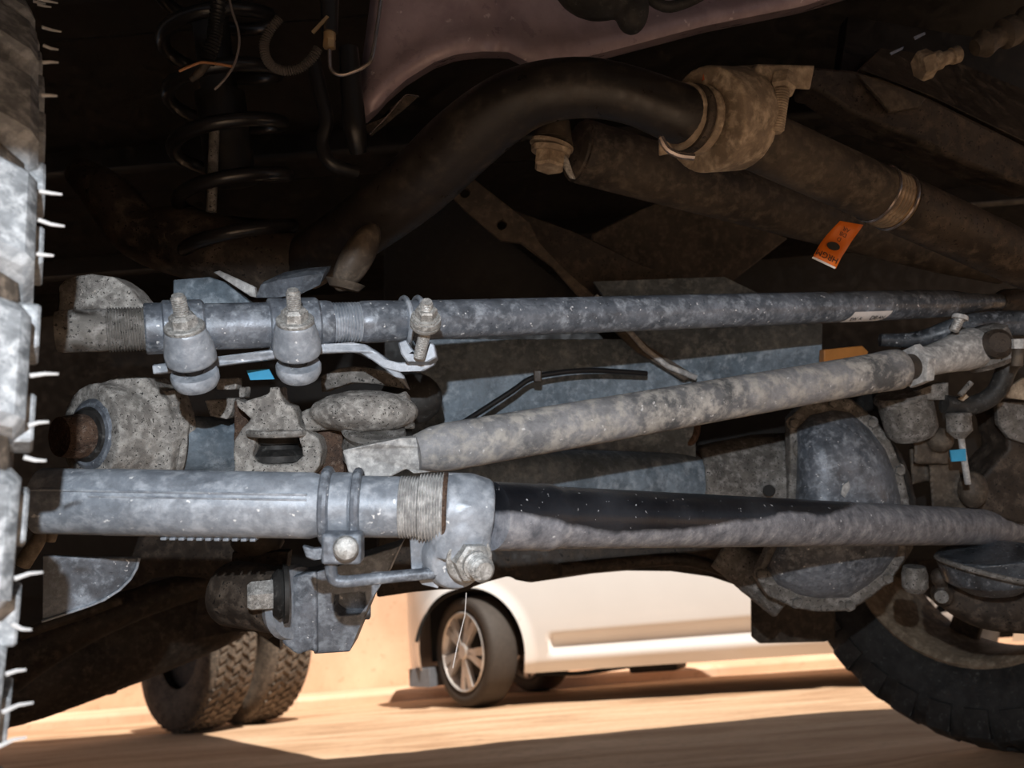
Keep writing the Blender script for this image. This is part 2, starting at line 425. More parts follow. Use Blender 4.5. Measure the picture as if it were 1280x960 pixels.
# wheel leans a little: WUP is its own upright           # lax points to the truck's inside (right)
LW = .31
LC = lead + rdir * LR - lax * LW / 2
t = thing('truck_wheel', 'chunky mud-terrain truck tyre at the left edge with rubber whiskers', 'wheel', LC - Z * LR)
obj('tyre_carcass', revolve(B(), LC, lax, tyre_prof(LR - .020, LW - .014, .23), 96), treadb, t, sharp=60)
kp = lambda p: (p - LC).dot(rdir) < .12
blocks(t, 'tread_lug', LC, lax, LR - .018, 32, .105, .088, .084, .021, tread, 0, .12, .88, 1, kp)
blocks(t, 'tread_lug', LC, lax, LR - .012, 32, .018, .066, .086, .015, tread, .12, -.35, .86, 0, kp)
blocks(t, 'tread_lug', LC, lax, LR - .012, 32, -.06, .066, .086, .015, tread, .02, .35, .86, 0, kp)
blocks(t, 'tread_lug', LC, lax, LR - .014, 32, -.12, .06, .082, .016, tread, .14, -.12, .88, -1, kp)
blocks(t, 'shoulder_lug', LC, lax, LR - .062, 52, .142, .022, .036, .012, tread, .06, 0, .8, 0, kp)
obj('rim', revolve(B(), LC, lax, [(-.12, .235), (-.1, .215), (0, .2), (.1, .215), (.12, .235)], 48), blackp, t)
u, v, d = frame(lax)
bm = B(); add_lathe(bm, LC - lax * .02, LC + lax * .02, [(0, .205), (1, .205)], 40); obj('rim_disc', bm, blackp, t)
k = 0
for i in range(200):
    a = i * 2 * math.pi / 150
    e = -rdir * math.cos(a) + WUP * math.sin(a)
    if e.dot(-rdir) < .45 or i > 149: continue
    a += random.uniform(-.012, .012); e = -rdir * math.cos(a) + WUP * math.sin(a)
    if random.random() < .40: continue
    rr = LR - random.choice((.012, .022, .016)); s = LC + lax * (LW / 2 - .012 - (LR - .01 - rr) * -.3) + e * rr
    L = random.uniform(.008, .015); w = Vector((0, 0, random.uniform(-.003, .003)))
    tube('rubber_whisker', [s, s + lax * L * .5 + w + e * .001, s + lax * L + w * 1.2 + e * .002], [.0013, .0011, .0007], hair, t, seg=6)
# right front wheel
RC = CONT + Z * .455; RR = .46
rax = Vector((-.80, -.60, 0))
t = thing('truck_wheel', 'black truck tyre at the right edge standing on the shaded mound', 'wheel', CONT)
obj('tyre_carcass', revolve(B(), RC, rax, tyre_prof(RR - .012, .30, .275), 96), rubber, t, sharp=60)
blocks(t, 'tread_lug', RC, rax, RR - .014, 30, .11, .075, .07, .014, rubber, 0, .1, .88, 1)
blocks(t, 'tread_lug', RC, rax, RR - .012, 30, .03, .06, .072, .014, rubber, .1, -.3, .88)
blocks(t, 'tread_lug', RC, rax, RR - .012, 30, -.05, .06, .072, .014, rubber, 0, .3, .88)
blocks(t, 'tread_lug', RC, rax, RR - .014, 30, -.115, .065, .07, .014, rubber, .1, -.1, .88, -1)
blocks(t, 'sidewall_lug', RC, rax, RR - .085, 30, .147, .016, .05, .05, rubber, .02, 0, .95)
rim = obj('rim', revolve(B(), RC, rax, [(.125, .283), (.135, .275), (.12, .261), (.05, .25), (-.10, .245), (-.12, .265), (-.13, .28)], 64), tan, t)
for i in range(8):
    a = i * math.pi / 4 + .25; u, v, d = frame(rax); e = u * math.cos(a) + v * math.sin(a); q = rax.cross(e)
    add = B(); add_box(add, RC - rax * .07 + e * .17, e * .085, q * .035, rax * .012); obj('rim_spoke', add, brownp, rim, bevel=.006)
lathe('brake_disc', RC + rax * .03, RC + rax * .06, [(0, .175), (1, .175)], brownd, t)
lathe('hub', RC - rax * .1, RC + rax * .14, [(0, .10), (.7, .10), (.75, .07), (1, .06)], brownd, t)
# rear dual wheels
dax = Vector((.62, .78, 0)).normalized()
def dual(px, py, off, label):
    Rr = .47; w = .30
    base = G(px, py) + dax * off; C = base + Z * Rr + dax * w / 2
    t = thing('truck_wheel', label, 'wheel', base + dax * w / 2, 'dual tyres of the rear axle')
    obj('tyre_carcass', revolve(B(), C, dax, tyre_prof(Rr - .012, w, .22), 72), treadb, t, sharp=60)
    bm = B(); u, v, d = frame(dax); n = 46
    for i in range(n):
        for r_ in range(5):
            a = (i + .5 * (r_ % 2)) * 2 * math.pi / n; e = u * math.cos(a) + v * math.sin(a); q = dax.cross(e)
            if e.y > .6: continue
            x = (r_ - 2) * .047; sk = (1 if r_ % 2 else -1) * .6
            X = (dax + q * sk).normalized(); Y = (q - dax * .25 * sk).normalized()
            add_box(bm, C + dax * x + e * (Rr - .008 - (.006 if r_ in (0, 4) else 0)), X * .0235, Y * .017, e * .009)
    obj('tread_blocks', bm, treadb, t, kind='stuff')
    lathe('rim', C - dax * .06, C + dax * .06, [(0, .218), (1, .218)], brownd, t)
    return C
c1 = dual(212, 919, 0, 'brown dusty dual tyre in the distance, the left one with its sidewall showing')
c2 = dual(212, 919, .40, 'brown dusty dual tyre in the distance, right one beside the tan wall')
# ------------------------------------------------------------------ white car
ca = Vector((.94, -.34, 0)).normalized(); cn = Vector((-.34, -.94, 0)).normalized()
CO = G(588, 886)
CO.z = 0
def cp(s, z, o=0): return CO + ca * s + Z * z + cn * o
t = thing('car', 'white car parked side-on by the tan wall, only its lower side in view', 'car', CO + cn * -.8 + ca * 1.3)
WR = .335; AR = .385; arches = [(0.0, .335), (2.62, .335)]
S0, S1 = -.56, 3.35
def off(s, z):
    o = 0
    o += -.05 * ((z - .55) / .45) ** 2
    if .27 < z < .40 and .55 < s < 2.2: o -= .035 * math.sin(math.pi * (z - .27) / .13)
    if z < .24: o -= (.24 - z) * .5
    if s < -.1: o -= ((-.1 - s) / .46) ** 2 * .28
    if s > 3.0: o -= ((s - 3.0) / .35) ** 2 * .2
    for c, zc in arches:
        r = math.hypot(s - c, z - zc)
        if r < AR + .06: o += .018 * (1 - max(0, r - AR) / .06)
    return o
def bottom(s):
    return .18 if s > .2 else .25
bm = B(); ns, nz = 190, 46; vv = {}
z0, z1 = .18, .98
for i in range(ns + 1):
    for j in range(nz + 1):
        s = S0 + (S1 - S0) * i / ns; z = z0 + (z1 - z0) * j / nz
        if s < .2: z = max(z, .235 + (z - .235) * 1) if z > .235 else .235 + (z - .18) * .01
        vv[i, j] = [s, z]
keepf = []
for i in range(ns):
    for j in range(nz):
        cs = sum(vv[a][0] for a in ((i, j), (i + 1, j), (i + 1, j + 1), (i, j + 1))) / 4; cz = sum(vv[a][1] for a in ((i, j), (i + 1, j), (i + 1, j + 1), (i, j + 1))) / 4
        if all(math.hypot(cs - c, cz - zc) > AR for c, zc in arches): keepf.append((i, j))
used = {}
for i, j in keepf:
    for a in ((i, j), (i + 1, j), (i + 1, j + 1), (i, j + 1)):
        if a not in used:
            s, z = vv[a]
            for c, zc in arches:
                r = math.hypot(s - c, z - zc)
                if r < AR + .014 and r > 1e-4: s = c + (s - c) * AR / r; z = zc + (z - zc) * AR / r
            used[a] = (s, z)
W = 1.40
side = {}
for far in (0, 1):
    for a, (s, z) in used.items(): side[far, a] = bm.verts.new(cp(s, z, off(s, z) if not far else -W - off(s, z)))
    for i, j in keepf: bm.faces.new([side[far, a] for a in ((i, j), (i + 1, j), (i + 1, j + 1), (i, j + 1))])
for i in range(ns): bm.faces.new([side[0, (i, nz)], side[0, (i + 1, nz)], side[1, (i + 1, nz)], side[1, (i, nz)]])
for i in (0, ns):
    for j in range(nz):
        q = [(i, j), (i, j + 1)]
        if all((0, a) in side for a in q): bm.faces.new([side[0, q[0]], side[0, q[1]], side[1, q[1]], side[1, q[0]]])
obj('body', bm, carw, t, sharp=40)
bm = B(); loft(bm, [[cp(s, z, o) for s, o in ((a, -.08), (b, -.08), (b, -W + .08), (a, -W + .08))] if k == 0 else [cp(s, z, o) for s, o in ((a, -.28), (b, -.28), (b, -W + .28), (a, -W + .28))] for k, (a, b, z) in enumerate(((.75, 3.1, .97), (1.45, 2.7, 1.42)))])
obj('cabin_glass', bm, glass, t)
bm = B(); loft(bm, [[cp(s, z, o) for s, o in ((1.45, -.28), (2.7, -.28), (2.7, -W + .28), (1.45, -W + .28))] for z in (1.42, 1.46)]); obj('roof', bm, carw, t, bevel=.01)
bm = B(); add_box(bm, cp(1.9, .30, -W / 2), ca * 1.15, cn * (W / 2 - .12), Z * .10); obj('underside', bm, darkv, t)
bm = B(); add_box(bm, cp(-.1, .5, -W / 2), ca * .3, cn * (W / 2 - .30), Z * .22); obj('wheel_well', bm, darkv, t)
bm = B(); add_box(bm, cp(1.3, .43, -.03), ca * .001, cn * .001, Z * .001); bm.free()
plate('front_splash_guard', [cp(-.50, .25, -.16), cp(-.50, .14, -.16), cp(-.33, .13, -.12), cp(-.33, .25, -.12)], .03, plastic, t, ext=cn * -.3)
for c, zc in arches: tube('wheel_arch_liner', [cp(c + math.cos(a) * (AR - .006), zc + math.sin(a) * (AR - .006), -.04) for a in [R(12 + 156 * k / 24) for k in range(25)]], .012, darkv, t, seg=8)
def carwheel(s, steer, o, name='wheel'):
    C = cp(s, WR, o); ax = (Matrix.Rotation(steer, 3, 'Z') @ cn)
    w = obj(name, revolve(B(), C, ax, tyre_prof(WR, .21, .235), 64), tyrem, t, sharp=60)
    C2 = C + ax * .085
    obj('rim', revolve(B(), C2, ax, [(.012, .243), (.02, .236), (0, .222), (-.06, .21), (-.15, .21)], 48), alloy, w)
    u, v, d = frame(ax); bm = B()
    for k in range(5):
        for dd in (-.19, .19):
            a = R(90) + k * 2 * math.pi / 5 + .1; e = u * math.cos(a) + v * math.sin(a); e2 = u * math.cos(a + dd) + v * math.sin(a + dd); e3 = u * math.cos(a + dd * 1.9) + v * math.sin(a + dd * 1.9)
            q = ax.cross(e2).normalized()
            p0 = C2 + e * .04; p1 = C2 + e2 * .225
            dq = (p1 - p0).normalized(); q = ax.cross(dq)
            loft(bm, [[p + q * wd + ax * .012, p + q * wd - ax * .02, p - q * wd - ax * .02, p - q * wd + ax * .012] for p, wd in ((p0, .017), (p1, .026))])
    add_lathe(bm, C2 - ax * .02, C2 + ax * .02, [(0, .055), (.8, .052), (1, .04)], 24)
    obj('rim_spokes', bm, alloy, w, sharp=30)
    lathe('brake_disc', C2 - ax * .09, C2 - ax * .08, [(0, .15), (1, .15)], brownd, w)
    lathe('rim_backing', C2 - ax * .13, C2 - ax * .125, [(0, .208), (1, .208)], darkv, w)
carwheel(0, R(-33), -.13)
carwheel(2.62, 0, -.13)
carwheel(.0, R(-33), -W + .13)
carwheel(2.62, 0, -W + .13)
fw = G(834, 858); fw.z = 0
tube('exhaust_pipe', [cp(.35, .17, -.25), cp(.6, .15, -.3), cp(.85, .165, -.35), cp(1.3, .2, -.5)], .014, darkv, t, curve=4)
bm = B(); add_box(bm, cp(1.0, .17, -.9), ca * .16, cn * .2, Z * .06); obj('exhaust_silencer', bm, brownd, t, bevel=.02)
#@@OBJECTS
AX = (CU * .84 - CF * .54).normalized()
def ribbon(path, hw, d0=0):
    """pixel path with depth -> closed outline of half width hw px"""
    up, dn = [], []
    n = len(path)
    for i, (x, y, d) in enumerate(path):
        a = path[max(0, i - 1)]; b = path[min(n - 1, i + 1)]
        tx, ty = b[0] - a[0], b[1] - a[1]; l = math.hypot(tx, ty) or 1; nx, ny = -ty / l, tx / l
        w = hw[i] if isinstance(hw, (list, tuple)) else hw
        up.append((x + nx * w, y + ny * w, d)); dn.append((x - nx * w, y - ny * w, d))
    return up + dn[::-1]
def text(body, c, xv, yv, size, parent, mat=ink, name='lettering'):
    """flat printed letters, as a thin mesh"""
    cu = bpy.data.curves.new(name, 'FONT'); cu.body = body; cu.size = size; cu.align_x = 'CENTER'; cu.align_y = 'CENTER'; cu.extrude = .0001
    tmp = bpy.data.objects.new(name, cu); COL.objects.link(tmp)
    bpy.context.view_layer.update()
    me = bpy.data.meshes.new_from_object(tmp.evaluated_get(bpy.context.evaluated_depsgraph_get()))
    bpy.data.objects.remove(tmp)
    xv = xv.normalized(); zv = xv.cross(yv).normalized(); yv = zv.cross(xv)
    m = Matrix((xv, yv, zv)).transposed().to_4x4(); m.translation = V(c); me.transform(m)
    bm = B(); bm.from_mesh(me); return obj(name, bm, mat, parent)

# ================================================================== DRAG LINK (upper bar)
DL = Line((185, 411, .757), (1230, 378, 1.24))
t = thing('drag_link', 'upper dusty steel drag link bar crossing the whole axle, with two bolted clamps', 'drag link', (640, 395, .912))
dl = t
linetube('end_stub', DL, [(70, .0180), (78, .0195), (130, .0198)] + threadline(DL, 134, 182, .0208, 13, .0014), castb, t)
linetube('adjuster_sleeve', DL, [(181, .0235), (183, .0245), (205, .0245), (206, .0228), (300, .0228), (395, .0228), (397, .0235), (408, .0235), (414, .0225)], steel, t)
linetube('threaded_section', DL, threadline(DL, 412, 450, .0212, 10, .0020), steel2, t)
linetube('bar', DL, [(448, .0205), (452, .0222), (470, .0224), (500, .0218), (560, .0216), (700, .0216), (850, .0218), (1000, .0216), (1120, .0214), (1150, .0210), (1185, .0200)], steel, t, seg=40)
linetube('bar_taper', DL, [(1185, .0200), (1205, .0165), (1235, .0125), (1262, .013)], steeld, t, seg=32)
linetube('right_end', DL, [(1248, .014), (1256, .020), (1300, .022), (1320, .015)], brownd, t)
def clamp(bx, by, d, lean, bandx, tagn):
    a = (AX + CR * lean).normalized(); p = P(bx, by, d)
    q, w = bandx
    c = linetube('clamp_band', DL, [(q, .0245), (q + 2, .0268), (w - 3, .0268), (w, .0245)], steel, dl)
    bm = B(); add_lathe(bm, p, p + a * .035, [(0, .0205), (.06, .0228), (.30, .0228), (.65, .0205), (.92, .0180), (1, .0170)], 32)
    add_tube(bm, [p + a * .020, DL.at(bandx[0] + 24) + CF * .004], [.019, .017], 20)
    obj('lug', bm, steel2, c, remesh=.0016, smooth=3)
    bm = B(); add_lathe(bm, p - a * .027, p - a * .011, [(0, .014), (.12, .019), (.45, .0216), (.85, .0218), (1, .0205)], 32); obj('lower_lug', bm, steel2, c)
    bm = B(); add_lathe(bm, p - a * .012, p + a * .001, [(0, .009), (1, .009)], 16); obj('bolt_shank', bm, rubber, c)
    e = p + a * .035
    lathe('washer', e, e + a * .0035, [(0, .0178), (.7, .0178), (1, .0168)], zinc, c)
    lathe('nut', e + a * .003, e + a * .0145, [(0, .0132), (.12, .0125), (.75, .0125), (.85, .0112), (1, .0090)], zinc, c, seg=6)
    lathe('bolt', e + a * .012, e + a * .0335, [(0, .0062)] + thr(.0, .9, .0067, 9, .0011) + [(1, .0052)], zinc, c, seg=18)
clamp(240, 452, .742, .03, (203, 256), '')
clamp(372, 442, .775, .08, (335, 398), '')
plate('retaining_strip', ribbon([(190, 462, .775), (268, 452, .785), (345, 442, .80), (400, 436, .81), (440, 434, .815), (454, 436, .82), (468, 445, .82), (482, 455, .82), (497, 459, .82), (528, 458, .82), (538, 452, .82), (541, 446, .82)], [6, 6, 6, 6, 6, 6, 6, 6, 6, 6, 6, 5]), .016, steel2, t)
plate('bracket', [(497, 428, .80), (508, 424, .80), (514, 434, .80), (520, 441, .80), (532, 440, .80), (537, 427, .80), (543, 430, .80), (546, 446, .80), (536, 452, .80), (508, 452, .80), (501, 442, .80)], .006, steel2, t, ext=CF * .02 - CU * .003)
p = P(524, 446, .79); q = P(534, 404, .772)
lathe('clamp_rod', p, q, [(0, .0058)] + thr(0, 1, .0060, 20, .0006), zinc, t, seg=16)
a = (q - p).normalized(); a = (CU * .70 - CF * .70 + CR * .12).normalized(); q = P(532, 402, .768)
lathe('spring_washer', q - a * .006, q + a * .005, [(0, .0135), (.2, .0150), (.45, .0150), (.5, .0135), (.55, .0150), (1, .0145)], zinc, t)
lathe('flange_nut', q + a * .005, q + a * .017, [(0, .0138), (.15, .0135), (.2, .0105), (.85, .0105), (1, .009)], zinc, t, seg=6)
lathe('stud_tip', q + a * .016, q + a * .025, [(0, .0058)] + thr(0, .8, .006, 4, .0006) + [(1, .005)], zinc, t, seg=16)
u_, v_, d_ = frame(DL.dir)
for xx in (506, 523): obj('u_bolt', add_torus(B(), DL.at(xx), DL.dir, .0245, .003, 36, 8), steel2, t)
# printed sticker wrapped on the bar
def onbar(ln, x, r, ang):
    c = ln.at(x); view = (CAM - c).normalized(); dd = ln.dir; f = (view - dd * view.dot(dd)).normalized(); up = dd.cross(f) * -1
    if up.dot(CU) < 0: up = -up
    return c + f * (math.cos(ang) * r) + up * (math.sin(ang) * r)
bm = B(); g = [[bm.verts.new(onbar(DL, x0 + (x1 - x0) * k / 6 , .0222, ang)) for k in range(7)] for ang, x0, x1 in ((R(-20), 1054, 1101), (R(-32), 1052.5, 1100), (R(-44), 1050.5, 1098), (R(-58), 1048, 1096), (R(-74), 1045, 1091))]
for j in range(4):
    for i in range(6): bm.faces.new((g[j][i], g[j][i + 1], g[j + 1][i + 1], g[j + 1][i]))
st = obj('sticker', bm, white, t, label='white printed sticker')
nx = onbar(DL, 1075, .0226, R(-45)); xv = DL.dir; yv = (onbar(DL, 1075, .0226, R(-30)) - onbar(DL, 1075, .0226, R(-60)))
text('DB', onbar(DL, 1081, .0229, R(-47)), xv, yv, .0105, st); text('AN', onbar(DL, 1090.5, .0229, R(-47)), xv, yv, .0085, st); text('EW', onbar(DL, 1056.5, .0229, R(-50)), xv, yv, .0085, st); text('ic', onbar(DL, 1065, .0229, R(-47)), xv, yv, .0085, st)

# ================================================================== TIE ROD (lower bar)
TA = Line((52, 626, .69), (520, 634, .70))
t = thing('tie_rod', 'lower tie rod bar, dusty on the left with a painted shadow right of its bolted eye', 'tie rod', (600, 640, .69))
tr = t
linetube('left_tube', TA, [(53, .0282), (130, .0283), (135, .0287), (390, .0287), (398, .0270), (500, .0265)], steel2, t, seg=48)
for off_, x0, x1 in ((.009, 60, 392), (.0045, 130, 392), (-.013, 130, 392)):
    pts = []
    for x in (x0, (x0 + x1) / 2, x1):
        c = TA.at(x); view = (CAM - c).normalized(); f = (view - TA.dir * view.dot(TA.dir)).normalized(); pts.append(c + CU * off_ + f * math.sqrt(max(0, .0285 ** 2 - off_ ** 2)))
    tube('ridge', pts, .0011, steel2, t, seg=6)
for x in range(210, 322, 11):
    bm = B(); add_box(bm, TA.at(x) - CU * .0292 - CF * .004, CR * .0024, CU * .0012, CF * .006); obj('crimp', bm, steel2, t, bevel=.0004)
for x, s in ((397, 0), (412, 0), (441, 0)):
    pass
def yoke(x, r, rr):
    c = TA.at(x); obj('clamp_ring', add_torus(B(), c + CR * .002, (TA.dir + CF * .06).normalized(), r, rr, 48, 10), steel, t)
yoke(406, .0300, .0048); yoke(444, .0295, .0044)
linetube('clamp_saddle', TA, [(408, .0275), (410, .0292), (440, .0292), (442, .0275)], steel2, t)
bm = B(); add_box(bm, P(429, 684, .662), CR * .0162, CU * .0125, CF * .010); cb = obj('clamp_block', bm, steel, t, bevel=.0025)
lathe('bolt_head', P(432, 685, .654), P(432.5, 685.5, .640), [(0, .0104), (.75, .0102), (.92, .0088), (1, .006)], zinc, cb)
tube('lower_link', [(414, 700, .665), (414, 715, .665), (418, 724, .666), (432, 727, .668), (480, 722, .680), (545, 716, .69)], .0052, steel, t, curve=5)
plate('clamp_wing', [(377, 682, .68), (390, 686, .68), (404, 685, .68), (404, 699, .68), (392, 701, .68), (382, 697, .68)], .008, steel, t)
bm = B(); p_, r_ = TA.seg([(498, .0258)] + threadline(TA, 500, 524, .0272, 7, .0018) + [(a, r + .0015 * i / 30) for i, (a, r) in enumerate(threadline(TA, 524, 556, .0293, 8, .0022))])
obj('threaded_collar', add_tube(bm, p_, r_, 40), grey, t)
linetube('rust_ring', TA, [(553, .0300), (555, .0312), (558, .0312), (560, .030)], rust, t)
# boss with bolt
bm = B(); TB0 = Line((520, 634, .70), (640, 645, .715))
p_, r_ = TB0.seg([(551, .0305), (554, .0330), (585, .0345), (608, .0310), (612, .0285)]); add_tube(bm, p_, r_, 32)
bx = (-CF * .90 + CR * .40 - CU * .10).normalized()
e0 = P(568, 695, .705)
add_lathe(bm, e0 + bx * -.030, e0 + bx * .014, [(0, .024), (.3, .0285), (.8, .0285), (1, .025)], 28)
add_tube(bm, [P(582, 625, .70), P(576, 665, .70), P(574, 694, .70)], [.026, .028, .027], 24)
obj('eye_boss', bm, steel2, t, remesh=.0018, smooth=4, disp=.0004)
e = P(574, 688, .705) + bx * .0235
lathe('washer', e, e + bx * .003, [(0, .0208), (.7, .0208), (1, .0198)], zinc, t)
lathe('nut', e + bx * .003, e + bx * .016, [(0, .0172), (.85, .0170), (1, .0140)], zinc, t, seg=6)
lathe('bolt', e + bx * .014, e + bx * .036, [(0, .0118), (.28, .0118), (.32, .0098)] + thr(.35, .92, .0102, 4, .0012) + [(1, .0075)], zinc, t, seg=22)
plate('ear', [(512, 672, .70), (548, 676, .70), (552, 700, .70), (545, 720, .70), (548, 736, .70), (527, 731, .70), (514, 712, .70)], .012, steel2, t, holes=[ell(535, 710, 7, 9, .70, 14, .4)])
# right tube with the painted-in shadow
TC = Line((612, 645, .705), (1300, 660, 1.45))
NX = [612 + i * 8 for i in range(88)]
hbx = [(612, .15), (640, .12), (672, .02), (690, -.12), (720, -.22), (760, -.3), (800, -.33), (830, -.22), (860, -.08), (900, .1), (940, .42), (965, .52), (1000, .40), (1030, .62), (1060, 1.0), (1100, 2), (1400, 2)]  # lower edge of the painted shadow along the tube
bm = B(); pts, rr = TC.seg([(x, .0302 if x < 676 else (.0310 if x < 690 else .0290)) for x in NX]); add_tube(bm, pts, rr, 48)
o = obj('right_tube', bm, shadowm, t, sharp=50)
at = o.data.attributes.new('shadow_mask', 'FLOAT', 'POINT')
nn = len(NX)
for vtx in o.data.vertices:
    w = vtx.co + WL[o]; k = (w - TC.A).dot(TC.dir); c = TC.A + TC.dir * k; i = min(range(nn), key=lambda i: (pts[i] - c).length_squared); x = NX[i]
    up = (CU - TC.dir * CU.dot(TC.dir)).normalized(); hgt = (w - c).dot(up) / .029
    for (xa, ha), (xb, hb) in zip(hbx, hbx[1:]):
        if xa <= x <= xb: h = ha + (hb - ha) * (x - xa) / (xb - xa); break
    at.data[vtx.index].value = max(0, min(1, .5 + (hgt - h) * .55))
t2 = thing('cobweb_thread', 'thin pale thread hanging from the big tie rod eye in front of the car', 'thread', (583, 741, .68))
tube('strand', [(583, 741, .68), (581, 770, .68), (572, 805, .68), (566, 835, .68)], .00035, white, t2, seg=5)

# ================================================================== TRACK BAR (middle, slanting)
TBL = Line((470, 574, .80), (1130, 460, 1.08))
t = thing('track_bar', 'slanting grey track bar between the two horizontal bars, sandy dirt on its belly', 'track bar', (780, 520, .92))
dusty = grime('sandy_dusty_steel', (.10, .105, .11), (.28, .285, .30), (.40, .385, .36), 9, .55, .75, .05, (.6, .6, .6), .0, .4, seed=21)
linetube('bar', TBL, [(520, .018), (540, .0235), (560, .0252), (700, .0255), (1000, .0255), (1090, .0262), (1110, .0275), (1121, .0275), (1124, .0245)], dusty, t, seg=40)
plate('forked_end', [(428, 563, .785), (470, 554, .79), (500, 548, .80), (545, 545, .82), (560, 560, .82), (560, 585, .82), (540, 590, .82), (517, 592, .81), (508, 586, .81), (490, 595, .80), (456, 600, .79), (437, 597, .785)], .035, grey, t, bevel=.006)
linetube('neck', TBL, [(1122, .0175), (1126, .0195), (1130, .0178), (1140, .0178)], brownd, t)
j = TBL.dir; c0 = TBL.at(1139)
lathe('jam_nut', c0, TBL.at(1150), [(0, .0285), (.2, .0300), (.8, .0300), (1, .0270)], grey, t, seg=6)
JB = Line((1148, 455, 1.10), (1212, 436, 1.14))
linetube('joint_body', JB, [(1148, .0215), (1165, .0215), (1180, .0235), (1205, .0295), (1215, .0300)], grey, t)
bm = B(); add_lathe(bm, P(1222, 410, 1.16), P(1240, 458, 1.16), [(0, .022), (.15, .036), (.85, .038), (1, .026)], 28); obj('joint_bushing', bm, castb, t)
lathe('bushing_bolt', P(1238, 432, 1.13), P(1250, 428, 1.10), [(0, .02), (.8, .02), (1, .014)], brownd, t)

def pr_(pts, d): return [(x, y, d) for x, y in pts]
# ================================================================== LEFT STEERING KNUCKLE
t = thing('steering_knuckle', 'large pitted grey knuckle casting behind the bars beside the left tyre', 'knuckle', (200, 560, .92))
kn = t
bm = B()
add_tube(bm, [P(112, 541, .87), P(205, 541, .95)], [.054, .060], 36)
add_prism(bm, pr_([(98, 520), (104, 496), (124, 480), (142, 471), (184, 472), (194, 486), (206, 500), (214, 524), (214, 590), (98, 590)], .885), CF * .055)
add_tube(bm, [P(200, 541, .93), P(218, 545, .94)], [.058, .050], 30)
obj('knuckle_body', bm, cast, t, remesh=.0026, smooth=8, disp=.002)
lathe('bore_ring', P(110, 543, .865), P(122, 543, .875), [(0, .034), (.4, .0400), (1, .042)], steel, t)
lathe('bore_seal', P(104, 543, .858), P(112, 543, .866), [(0, .026), (1, .031)], rubber, t)
lathe('stub_shaft', P(74, 546, .84), P(108, 545, .865), [(0, .021), (.6, .024), (1, .024)], rust, t)
AT = Line((215, 557, .93), (300, 560, .98))
linetube('axle_tube_stub', AT, [(212, .040), (216, .041), (222, .036), (300, .036)], bluepl, t, seg=36)
linetube('weld_bead', AT, [(211, .043), (214, .045), (219, .044), (222, .040)], cast, t, seg=36)
def casting_piece(name, pts, th, mat=cast, vox=.002, holes=(), ext=None, disp=.0018, parent=None):
    return obj(name, add_prism(B(), pts, ext or CF * th, holes), mat, parent or kn, remesh=vox, smooth=3, disp=disp)
D = .86
slot = [(x, y, D) for x, y in ((318, 546), (330, 540), (350, 538), (366, 541), (374, 548), (377, 562), (379, 570), (372, 577), (360, 581), (330, 581), (320, 577), (315, 568), (318, 560))]
casting_piece('slotted_flange', [(x, y, D) for x, y in ((292, 593), (292, 552), (302, 535), (314, 524), (296, 508), (293, 498), (303, 503), (320, 497), (336, 492), (337, 484), (349, 484), (352, 502), (366, 508), (369, 518), (372, 533), (398, 548), (402, 562), (399, 583), (390, 594))], .03, holes=[slot])
lathe('inner_boot', P(347, 530, .90), P(347, 590, .90), [(0, .024), (.25, .030), (.38, .030), (.4, .022), (.5, .024), (.62, .037), (.75, .037), (.82, .025), (1, .025)], rubber, t)
bm = B(); add_torus(bm, P(347, 541, .865), CU, .029, .004, 30, 8); obj('boot_rim', bm, cast, t)
plate('slot_tongue', [(330, 580, .865), (362, 580, .865), (362, 592, .865), (330, 592, .865)], .02, cast, t)
casting_piece('rusty_web', [(396, 540, .89), (428, 536, .89), (430, 594, .89), (396, 594, .89)], .02, rust)
for pts in ([(270, 473), (296, 472), (295, 487), (270, 487)], [(298, 484), (307, 484), (305, 497), (298, 497)], [(255, 500), (294, 497), (290, 515), (284, 524), (262, 520)], [(200, 488), (218, 487), (222, 508), (204, 506)]):
    casting_piece('cast_rib', [(x, y, .90) for x, y in pts], .02, cast, .0015)
casting_piece('cast_web', [(292, 500, .90), (312, 514, .90), (330, 498, .90), (330, 545, .90), (292, 560, .90)], .02, rust)
# ball joint right of the flange
bm = B(); add_ball(bm, P(456, 515, .88), .060, .024, .045); add_tube(bm, [P(456, 508, .89), P(380, 528, .88)], [.020, .012], 18)
add_tube(bm, [P(500, 515, .89), P(514, 512, .89)], [.020, .022], 16)
obj('ball_joint_housing', bm, cast, t, remesh=.0022, smooth=3, disp=.003)
bj = (CU * .93 + CR * .12 - CF * .34).normalized(); q = P(468, 534, .87)
lathe('ball_joint_boot', q, q - bj * .045, [(0, .033), (.12, .035), (.2, .033), (.28, .030), (.4, .0325), (.52, .034), (.6, .030), (.72, .0325), (.85, .032), (1, .022)], castb, t, seg=36)
lathe('boot_clamp', q - bj * .036, q - bj * .044, [(0, .028), (1, .027)], grey, t)
casting_piece('caliper_bracket', [(400, 470, .93), (425, 460, .93), (452, 458, .93), (500, 468, .93), (506, 486, .93), (470, 480, .93), (440, 478, .93), (402, 490, .93)], .03, castb)
plate('dust_shield_edge', [(440, 440, .93), (470, 452, .93), (500, 478, .93), (512, 488, .93), (505, 470, .93), (480, 448, .93), (455, 437, .93)], .008, steel2, t)
bm = B(); add_prism(bm, pr_([(72, 356), (88, 345), (112, 342), (140, 345), (160, 358), (176, 378), (186, 402), (120, 425), (72, 420)], .87), CF * .04); obj('upper_arm_end', bm, cast, t, remesh=.0025, smooth=6, disp=.002)
plate('upper_bracket', [(216, 350, .95), (262, 346, .95), (280, 352, .95), (320, 384, .95), (216, 390, .95)], .02, bluepl, t)
plate('bracket_bar', [(266, 340, .93), (274, 338, .93), (318, 358, .93), (320, 372, .93), (312, 370, .93)], .01, grey, t)
